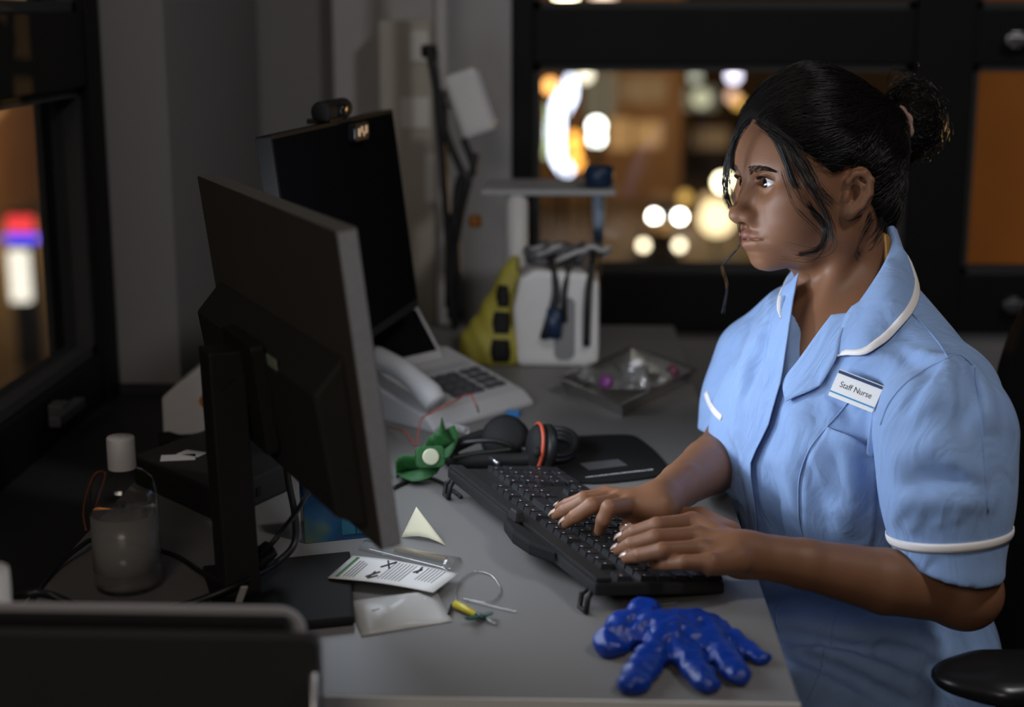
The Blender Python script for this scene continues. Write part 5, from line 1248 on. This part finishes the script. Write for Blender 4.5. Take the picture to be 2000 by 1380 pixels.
# cream wall cabinet with sheets pinned on it
p0_, p1_ = PY(752, 320, 2.93), PY(852, 320, 2.93); cbx = thing('wall_cabinet', ((p0_[0] + p1_[0]) / 2, 2.94, .7), 'tall cream wall cabinet behind the hanging leads', 'cabinet')
M_crm = mat('cream_enamel', (.42, .39, .33), rough=.55, var=.06)
kid(bx(p0_[0], p1_[0], 2.86, 2.95, PY(800, 620, 2.93)[2], PY(800, 40, 2.93)[2]).build('cabinet_body', M_crm, cbx, bevel=.004), cbx)
for a, b in (((782, 190), (838, 250)), ((830, 300), (850, 395)), ((800, 60), (836, 120))):
    q0, q1 = PY(*a, 2.855), PY(*b, 2.855); kid(bx(q0[0], q1[0], 2.856, 2.859, q1[2], q0[2]).build('pinned_sheet', M_pap, cbx), cbx)

# ---- left side of the desk
# clear bottle
bcx = PZ(252, 1143); bt = thing('gel_bottle', bcx, 'clear round-shouldered bottle with white cap on the left', 'bottle')
rB = .0325
prof = [(.001, 0), (rB * .93, 0), (rB, .004), (rB, .088), (rB * .97, .098), (rB * .86, .108), (rB * .62, .116), (rB * .40, .119), (rB * .38, .126)]
kid(MB().lathe(prof, bcx, 48, cap=False).build('bottle_wall', glassy('bottle_plastic', (.93, .93, .92), .06, .03), bt, True), bt)
liq = [(.001, .003), (rB * .90, .003), (rB * .955, .008), (rB * .955, .0775), (.001, .0785)]
kid(MB().lathe(liq, bcx, 40, cap=False).build('gel', glassy('gel_fill', (.88, .88, .87), .04, .05, .20, (.55, .54, .52)), bt, True), bt)
Lb = [(rB + .0004, .020), (rB + .0004, .076)]; G = [[bcx + np.array((r * math.cos(a), r * math.sin(a), z)) for r, z in Lb] for a in np.linspace(math.radians(-168), math.radians(-12), 30)]
kid(skin_sheet('bottle_label', G, .0003, glassy('label_film', (.90, .90, .90), .03, .2, .30, (.5, .49, .47)), None), bt)
kid(MB().lathe([(.0133, .120), (.0135, .121), (.0135, .150), (.0125, .1515), (.001, .1515)], bcx, 32, cap=False).build('bottle_cap', M_wht, bt, True, bevel=0), bt)
# black box with paper slips
tb3 = [PZ(262, 945), PZ(428, 1022), PZ(566, 958), PZ(420, 885)]
bb = thing('small_computer', np.mean(tb3, 0), 'flat black computer box behind the monitor stand', 'computer')
V = [p + (0, 0, z) for z in (.0, .036) for p in tb3]
kid(MB().add(V, [(0, 3, 2, 1), (4, 5, 6, 7)] + [(i, (i + 1) % 4, 4 + (i + 1) % 4, 4 + i) for i in range(4)]).build('box_body', M_blk, bb, bevel=.004), bb)
e_ = unit(tb3[2] - tb3[1]); 
for k in range(6): kid(MB().box(tb3[1] + e_ * (.012 + k * .012) + np.cross(e_, (0, 0, 1)) * .0005 + (0, 0, .016), (.007, .002, .010), rz(math.atan2(e_[1], e_[0]))).build('port', M_gl, bb), bb)
for (px, py, lx, ly, a, l) in ((348, 893, .040, .024, .2, 'small white slip lying on the black computer box'), (375, 885, .030, .020, -.4, 'second white slip on the far end of the black box')):
    o = MB().box((0, 0, 0), (lx, ly, .0006), rz(a)).build('paper_slip', M_pap); o.location = PZ(px, py, DESK + .0368); tag(o, l, 'paper')
# white machine by the pier
wm = thing('white_dispenser', PZ(368, 862), 'angular white dispenser with an orange dot near the pier', 'dispenser')
a_, b_ = PY(318, 860, 1.93), PY(412, 860, 1.93); Hh = PY(360, 712, 1.93)[2] - DESK
pf = [(a_[0], 0), (b_[0] + .02, 0), (b_[0] + .02, Hh), (a_[0] + .055, Hh), (a_[0] + .02, Hh * .72), (a_[0], Hh * .55)]
kid(MB().prism(pf, 0, .09, lambda v: np.array((v[0], 1.93 + v[2], DESK + v[1]))).build('dispenser_body', M_wht, wm, bevel=.006), wm)
kid(MB().lathe([(.001, -.004), (.008, -.004), (.008, .001), (.001, .001)], n=14, M=lambda v: PY(402, 782, 1.928) + np.array((v[0], v[2], v[1]))).build('orange_dot', MATS['knob_orange'], wm), wm)
crumple(PZ(350, 868), .05, .035, .002, .3, M_blk2, 'black_pouch', 'small black pouch in front of the white dispenser', 'pouch', 5, .002, amp=.014)
# cables
cable('cable', [(28, 1165, .75), (60, 1158, .756), (100, 1162, .75), (150, 1185, .74)], .0040, 'thick black cable curving at the bottom left corner')
cable('cable', [(45, 1200, zd), (95, 1125, zd), (150, 1072, .742), (200, 1052, .742), (330, 1080, .742), (390, 1115, .742), (440, 1140, .748), (470, 1142, .750)], .0026, 'thin black cable running behind the clear bottle')
cable('cable', [(330, 1190, zd + .002), (400, 1168, .742), (470, 1138, .752), (540, 1098, .756), (575, 1060, .770), (575, 1000, .79), (562, 930, .815), (558, 850, .845)], .0036, 'thick black cable rising to the back of the near monitor')
cable('cable', [(500, 1095, .765), (540, 1050, .79), (585, 990, .81), (615, 935, .825), (628, 900, .835)], .0026, 'thin black cable beside the thick one under the near monitor')
o = MB().tube([PZ(488, 1105, .760), PZ(530, 1070, .772)], .010, 10).build('cable_plug', M_cable, None, True, bevel=.002); tag(o, 'black cable plug hanging behind the near monitor', 'plug')
o = MB().box((0, 0, 0), (.006, .0015, .022), rz(.3)).build('cable_tag', M_pap); o.location = PZ(472, 1160, .752); o.rotation_euler = (.5, .3, .2); tag(o, 'small printed white tag on the cable at the stand base', 'tag')
cable('orange_wire', [(168, 1035, zd), (163, 1000, .74), (172, 955, .75), (186, 925, .762), (205, 922, .765), (200, 950, .75), (180, 1010, zd)], .0014, 'thin orange wire left of the clear bottle', mat('wire_orange', (.22, .06, .03), rough=.6, var=0), cat='wire')
for k, (y0, y1) in enumerate(((760, 800), (785, 830))):
    cable('cable', [(470, y0, .82), (500, y0 - 8, .82), (530, y0 + 12, .81), (560, y1, .80)], .003, ['upper', 'lower'][k] + ' grey-black cable behind the monitor arm')

# blue software box
wb3 = (PZ(596, 1062), PZ(735, 1048)); du = unit((wb3[1] - wb3[0]) * (1, 1, 0)); dnb = np.cross(du, (0, 0, 1)); 
wbx = thing('software_box', wb3[0] * .5 + wb3[1] * .5, 'dark blue glossy box with a window emblem under the monitor', 'box')
Lw = np.linalg.norm((wb3[1] - wb3[0])[:2]); hw = .075
fr_b = frame(wb3[0], du, unit(np.array((0, 0, 1)) - dnb * .12), dnb)
def boxmat():
    m = mat('blue_art', (.006, .022, .055), rough=.18, var=0); nt = m.node_tree; N = nt.nodes.new; L = nt.links.new; b = nt.nodes['Principled BSDF']
    tc = N('ShaderNodeTexCoord'); w = N('ShaderNodeTexNoise'); w.inputs['Scale'].default_value = 22; w.inputs['Detail'].default_value = 1; L(tc.outputs['Object'], w.inputs['Vector'])
    r = N('ShaderNodeValToRGB'); cr_ = r.color_ramp; cr_.elements[0].position = .35; cr_.elements[0].color = (.004, .012, .035, 1); cr_.elements[1].position = .75; cr_.elements[1].color = (.10, .13, .04, 1)
    e = cr_.elements.new(.55); e.color = (.008, .05, .11, 1); L(w.outputs['Fac'], r.inputs[0]); L(r.outputs[0], b.inputs['Base Color']); return m
kid(MB().prism([(0, 0), (Lw, 0), (Lw, hw), (0, hw)], -.022, 0, fr_b).build('box_shell', boxmat(), wbx, bevel=.0008), wbx)
M_em = mat('emblem_blue', (.015, .08, .12), rough=.3, var=0)
for i in (0, 1):
    for j in (0, 1): kid(MB().prism([(Lw * .52 + i * .016, .006 + j * .020), (Lw * .52 + i * .016 + .0145, .006 + j * .020), (Lw * .52 + i * .016 + .0145, .0245 + j * .020), (Lw * .52 + i * .016, .0245 + j * .020)], .0002, .0006, fr_b).build('emblem_pane', M_em, wbx), wbx)

# leaflet, pouch, packets, cannula
def flat(name, pix, m, label, cat, z=DESK, th=.0008, lift=None):
    c = [PZ(x, y, z) for x, y in pix]; cen = np.mean(c, 0); t = thing(name, cen, label, cat); n = 9
    G = np.array([[(c[0] * (1 - u) + c[1] * u) * (1 - v) + (c[3] * (1 - u) + c[2] * u) * v + np.array((0, 0, (lift(u, v) if lift else 0) + th + .0004)) for v in np.linspace(0, 1, n)] for u in np.linspace(0, 1, n)])
    kid(skin_sheet(name.split('_')[-1] + '_sheet', G, th, m, None), t)
    return t, lambda u, v, h=.0002: (c[0] * (1 - u) + c[1] * u) * (1 - v) + (c[3] * (1 - u) + c[2] * u) * v + np.array((0, 0, (lift(u, v) if lift else 0) + th + .0004 + h))
lf, at_ = flat('instruction_leaflet', [(640, 1132), (690, 1088), (895, 1124), (846, 1160)], M_pap, 'white instruction leaflet with a green bar and diagrams', 'leaflet', z=DESK + .009, lift=lambda u, v: .001 + .006 * math.sin(math.pi * v) * .4)
def strip(u0, u1, v0, v1, m, nm, parent, f_):
    kid(MB().add([f_(u0, v0), f_(u1, v0), f_(u1, v1), f_(u0, v1)], [(0, 1, 2, 3)]).build(nm, m, parent), parent)
strip(.06, .94, .05, .085, mat('bar_green', (.05, .16, .05), rough=.7, var=.05), 'green_bar', lf, at_)
Rr = np.random.default_rng(12); mbp = MB()
for v0, v1, us in ((.12, .13, (.1, .8)), (.15, .16, (.1, .8)), (.18, .19, (.1, .75)), (.21, .22, (.1, .7))): mbp.add([at_(us[0], v0), at_(us[1], v0), at_(us[1], v1), at_(us[0], v1)], [(0, 1, 2, 3)])
for v in np.arange(.44, .66, .032): mbp.add([at_(.15, v), at_(.92, v), at_(.92, v + .008), at_(.15, v + .008)], [(0, 1, 2, 3)])
for v in np.arange(.74, .90, .03): mbp.add([at_(.35, v), at_(.95, v), at_(.95, v + .008), at_(.35, v + .008)], [(0, 1, 2, 3)])
kid(mbp.build('print_lines', M_txt, lf), lf)
mbp = MB()
for (u0, v0), (u1, v1) in (((.62, .36), (.92, .44)), ((.92, .36), (.62, .44)), ((.62, .67), (.80, .71)), ((.62, .70), (.90, .69)), ((.1, .36), (.4, .36)), ((.1, .36), (.25, .42)), ((.15, .33), (.42, .40))):
    p, q_ = at_(u0, v0, .0006), at_(u1, v1, .0006); mbp.tube([p, q_], .0009, 5)
kid(mbp.build('diagrams', M_txt, lf), lf)
M_pou = glassy('pouch_film', (.90, .90, .90), .05, .25, .75, (.55, .54, .52))
po_, at2 = flat('sterile_pouch', [(677, 1176), (706, 1243), (884, 1214), (850, 1150)], M_pou, 'translucent sterile pouch lying in front of the leaflet', 'pouch', lift=lambda u, v: .010 * math.sin(math.pi * u) * math.sin(math.pi * v) * (1 + .4 * math.sin(9 * v + 4 * u)))
kid(MB().tube([at2(.5, .2, -.003), at2(.45, .8, -.003)], .0035, 10).build('syringe_inside', M_wht, po_, True), po_)
strip(.02, .98, .10, .16, mat('seal_grey', (.36, .36, .36), rough=.5, var=.1), 'pouch_seal', po_, at2)
cp_, at3 = flat('clear_wrapper', [(700, 1075), (722, 1060), (900, 1090), (880, 1118)], glassy('wrapper_film', (.93, .93, .92), .10, .05, .08), 'long clear wrapper with a brown strip behind the leaflet', 'wrapper', lift=lambda u, v: .006 * math.sin(math.pi * u))
kid(MB().tube([at3(.5, .35, -.003), at3(.5, .9, -.003)], .0032, 8).build('needle_guard', mat('guard_amber', (.25, .17, .08), rough=.4, var=.1), cp_, True), cp_)
yn = [PZ(784, 1046), PZ(872, 1066), PZ(846, 1030), PZ(806, 1026)]
G = np.zeros((6, 6, 3)); a3, b3, tip = PZ(783, 1050), PZ(872, 1066), PZ(818, 1052) + np.array((-.004, .018, .030))
for i in range(6):
    for j in range(6):
        u, v = i / 5, j / 5; G[i, j] = (a3 * (1 - u) + b3 * u) * (1 - v) + tip * v + np.array((0, 0, .006 * math.sin(math.pi * u) * (1 - v)))
o = skin_sheet('sticky_note', G, .0004, mat('note_yellow', (.62, .58, .42), rough=.8, var=.03), None); tag(o, 'curled pale yellow paper corner by the monitor edge', 'paper')
cn = thing('butterfly_cannula', PZ(925, 1192), 'butterfly cannula with green wings and yellow connector', 'cannula')
def cyl(p, q_, r, m, nm): kid(MB().tube([p, q_], r, 10).build(nm, m, cn, True), cn)
zc_ = DESK + .005
cyl(PZ(890, 1180, zc_), PZ(930, 1200, zc_), [.0045, .0028], mat('connector_yellow', (.50, .40, .03), rough=.35, var=.05), 'connector')
M_gw = mat('wing_green', (.012, .05, .035), rough=.4, var=.1)
for a, b in (((935, 1203), (912, 1208)), ((940, 1201), (962, 1197))):
    p, q_ = PZ(*a, zc_), PZ(*b, zc_ + .003); d = unit(q_ - p); s_ = np.cross(d, (0, 0, 1)); Lk = np.linalg.norm(q_ - p)
    kid(MB().prism([(0, -.002), (Lk * .5, -.0048), (Lk, -.0035), (Lk * 1.08, 0), (Lk, .0035), (Lk * .5, .0048), (0, .002)], -.0008, .0008, frame(p, d, s_, (0, 0, 1))).build('wing', M_gw, cn, bevel=.0004), cn)
cyl(PZ(930, 1200, zc_), PZ(946, 1206, zc_), .0028, M_gw, 'hub'); cyl(PZ(946, 1206, zc_), PZ(970, 1219, DESK + .002), .0008, M_steel, 'needle')
cyl(PZ(882, 1181, zc_ - .002), PZ(877, 1198, zc_ - .002), .0014, M_blk2, 'stopper')
M_tub = glassy('clear_tubing', (.88, .88, .86), .16, .1, .10)
kid(MB().tube([PZ(x, y, DESK + .002) for x, y in ((892, 1178), (890, 1150), (905, 1128), (930, 1116), (958, 1122), (976, 1146), (972, 1166), (950, 1176), (905, 1168), (940, 1178), (1008, 1194))], .0011, 6, res=9).build('tubing', M_tub, cn, True), cn)

# ---- blue nitrile glove
gl_c = PZ(1320, 1250); gvw = lambda x, y, h: PZ(x, y, DESK + h)
def glove(P0):
    P = P0.copy(); P[:, 2] = DESK + (P0[:, 2] - DESK) * f32(1.35)
    d = ell(P, gvw(1325, 1225, .018), (.040, .034, .017), rz(-.4))
    d = smin(d, chain(P, [gvw(1310, 1225, .022), gvw(1275, 1270, .014), gvw(1236, 1330, .009)], [.016, .015, .0135], .002), .010)
    d = smin(d, chain(P, [gvw(1315, 1235, .018), gvw(1345, 1280, .012), gvw(1378, 1326, .010)], [.0145, .0135, .0115], .002), .006)
    d = smin(d, chain(P, [gvw(1372, 1220, .018), gvw(1412, 1270, .012), gvw(1442, 1312, .010)], [.0145, .0135, .0115], .002), .006)
    d = smin(d, chain(P, [gvw(1385, 1212, .014), gvw(1440, 1250, .009), gvw(1484, 1282, .006)], [.0120, .0110, .0080], .002), .006)
    d = smin(d, chain(P, [gvw(1290, 1215, .020), gvw(1225, 1215, .018), gvw(1192, 1250, .012)], [.018, .019, .016], .003), .014)
    d = smin(d, ell(P, gvw(1258, 1180, .022), (.017, .013, .015), rz(.5)), .010)
    d = smin(d, chain(P, [gvw(1330, 1200, .022), gvw(1365, 1205, .016)], [.014, .014], .006), .008)
    x, y, z = P[:, 0], P[:, 1], P[:, 2]
    w = 0; Rg = np.random.default_rng(17)
    for k in range(7):
        v = Rg.normal(size=3) * (1, 1, .5); v = v / np.linalg.norm(v) * Rg.uniform(110, 260); w = w + np.abs(np.sin(x * v[0] + y * v[1] + z * v[2] + Rg.uniform(0, 6) + .8 * np.sin(x * v[1] * .6 - y * v[0] * .6))) * (150 / np.linalg.norm(v))
    d = d + f32(.0011) * (w - 4.0).astype(f32)
    for a, b, am, sg in (((1295, 1190), (1310, 1260), .004, .006), ((1330, 1215), (1345, 1250), .004, .006), ((1270, 1200), (1255, 1240), .004, .006), ((1375, 1195), (1360, 1235), .004, .006), ((1240, 1195), (1215, 1230), .004, .006),
                         ((1300, 1215), (1340, 1205), .003, .005), ((1290, 1250), (1250, 1310), .003, .004), ((1330, 1260), (1365, 1310), .003, .004), ((1395, 1245), (1430, 1295), .003, .004), ((1410, 1225), (1470, 1272), .003, .004), ((1200, 1215), (1205, 1250), .004, .005), ((1350, 1190), (1395, 1215), .004, .004)):
        d = d + f32(am) * np.exp(-segd2(P, gvw(*a, .030), gvw(*b, .024))[0] / f32(sg ** 2))
    return np.maximum(d * f32(.8), f32(DESK + .0006) - P0[:, 2]).astype(f32)
gvv, gqq = surfnets(glove, gl_c + (-.10, -.14, -.01), gl_c + (.11, .11, .07), .0016)
gv = obj_np('glove', gvv, gqq, mat('nitrile_blue', (.002, .030, .25), rough=.30, spec=.5, var=.1, vscale=60, bump=.3, bscale=500))
tag(gv, 'crumpled bright blue nitrile glove in front of the keyboard', 'glove')

# ---- near left corner: low cabinet, file holder, white bottle
lc = thing('low_cabinet', (-.42, .90, 0), 'black low cabinet carrying the file holder, below the picture', 'cabinet')
kid(bx(-.70, -.13, .76, 1.14, 0, .60).build('cabinet_body', M_blk2, lc, bevel=.004), lc); kid(bx(-.69, -.14, .752, .76, .32, .58).build('drawer', M_blk, lc, bevel=.002), lc); kid(bx(-.69, -.14, .752, .76, .04, .30).build('drawer', M_blk, lc, bevel=.002), lc)
fh = thing('file_holder', (-.40, 1.03, .60), 'black plastic file holder blurred in the near left corner', 'file holder')
def plate(y, z1, xr, th, m, nm, r=.02):
    pl_ = [(-.62, .60), (xr, .60)] + [(xr - r + r * math.cos(a), z1 - r + r * math.sin(a)) for a in np.linspace(0, math.pi / 2, 6)] + [(-.62, z1)]
    kid(MB().prism(pl_, 0, th, lambda v: np.array((v[0], y + v[2], v[1]))).build(nm, m, fh, bevel=.001), fh)
plate(.995, PY(600, 1246, .995)[2], PY(622, 1250, .995)[0], .012, mat('holder_black', (.035, .034, .033), rough=.5, spec=.3, var=.1), 'front_plate', .008)
plate(1.055, PY(590, 1186, 1.055)[2], PY(597, 1200, 1.055)[0], .004, mat('smoke_plastic', (.40, .39, .41), rough=.4, var=.05), 'divider')
plate(1.030, PY(590, 1215, 1.03)[2], PY(560, 1210, 1.03)[0], .014, M_blk2, 'dark_folder', .004)
kid(bx(-.62, PY(622, 1250, .995)[0], .995, 1.062, .60, .612).build('floor_plate', M_blk, fh), fh)
mx_ = PY(612, 1345, .992)
kid(MB().tube([(mx_[0], .992, .61), (mx_[0], .992, mx_[2] + .012)], .0035, 10).build('chrome_rod', M_steel, fh, True), fh)
wp = PY(6, 1200, 1.10); wbt = thing('white_pump_bottle', (wp[0] - .018, 1.10, .60), 'blurred white bottle with blue collar at the left edge', 'bottle')
kid(MB().lathe([(.001, 0), (.030, 0), (.032, .01), (.032, .18), (.024, .20), (.024, wp[2] + .035 - .60), (.001, wp[2] + .036 - .60)], (wp[0] - .018, 1.10, .60), 24).build('bottle_body', M_wht, wbt, True), wbt)
kid(MB().lathe([(.0255, .205), (.0270, .208), (.0270, .222), (.0255, .225)], (wp[0] - .018, 1.10, .60), 24).build('collar_ring', mat('ring_blue', (.03, .10, .30), rough=.4, var=.05), wbt, True), wbt)

# ---- office chair
ch = thing('office_chair', (.47, 1.70, 0), 'black office chair with curved armrest under the nurse', 'chair')
M_lea = mat('chair_fabric', (.014, .014, .015), rough=.75, var=.15, vscale=120, bump=.2, bscale=600)
def armrest(P):
    a, b = PY(1885, 1322, 1.375), PY(2060, 1300, 1.375); return smin(ell(P, a + (.02, 0, 0), (.052, .040, .017)), cone(P * (1, .55, 1.8), (a + (.03, 0, 0)) * (1, .55, 1.8), (b + (.12, .02, 0)) * (1, .55, 1.8), .026, .026), .02)
aa = PY(1900, 1322, 1.375); av, aq = surfnets(armrest, aa + (-.09, -.08, -.06), aa + (.32, .09, .06), .003)
kid(obj_np('armrest', av, aq, mat('armrest_gloss', (.012, .012, .013), rough=.30, var=.1)), ch)
kid(MB().tube([aa + (.12, 0, -.01), aa + (.12, .02, -.14), aa + (.10, .16, -.24)], [.018, .016, .016], 12, res=6).build('arm_support', M_blk, ch, True), ch)
av2, aq2 = surfnets(lambda P: armrest(P - np.array((-.02, .64, 0), f32)), aa + (-.11, .56, -.06), aa + (.30, .73, .06), .004)
kid(obj_np('armrest', av2, aq2, MATS['armrest_gloss']), ch)
kid(MB().tube([aa + (.10, .64, -.01), aa + (.10, .62, -.14), aa + (.08, .50, -.24)], [.018, .016, .016], 12, res=6).build('arm_support', M_blk, ch, True), ch)
kid(MB().prism(rrect(.46, .48, .08), .395, .455, lambda v: np.array((v[0] + .40, v[1] + 1.70, v[2]))).build('seat', M_lea, ch, bevel=.018), ch)
# backrest: curved shell behind her
G = []
for i, v in enumerate(np.linspace(0, 1, 16)):
    row = []
    for j, a in enumerate(np.linspace(-1, 1, 16)):
        w = .23 * (1 - .30 * (2 * v - 1) ** 4); z = .47 + .46 * v; row.append((.560 + .05 * v - .05 * (1 - a * a) * 0 - .045 * a * a, 1.72 + a * w, z))
    G.append(row)
kid(skin_sheet('backrest', G, .04, M_lea, None), ch)
kid(MB().tube([(.62, 1.72, .60), (.66, 1.72, .45), (.55, 1.72, .37), (.42, 1.70, .37)], .022, 10, res=6).build('back_support', M_blk, ch, True), ch)
kid(MB().lathe([(.028, .10), (.028, .30), (.022, .30), (.022, .40)], (.42, 1.70, 0), 16).build('gas_column', M_steel, ch, True), ch)
for k in range(5):
    a = k * 1.2566 + .3; e = np.array((.42 + .28 * math.cos(a), 1.70 + .28 * math.sin(a), .075)); kid(MB().tube([(.42, 1.70, .11), e], [.024, .014], 8).build('base_leg', M_blk, ch, True), ch)
    kid(MB().lathe([(.001, -.012), (.028, -.012), (.028, .012), (.001, .012)], n=14, M=lambda v: e + np.array((v[0] * math.sin(a) * 0 + v[2], v[0], v[1] - .045))).build('castor', M_blk2, ch, True), ch)
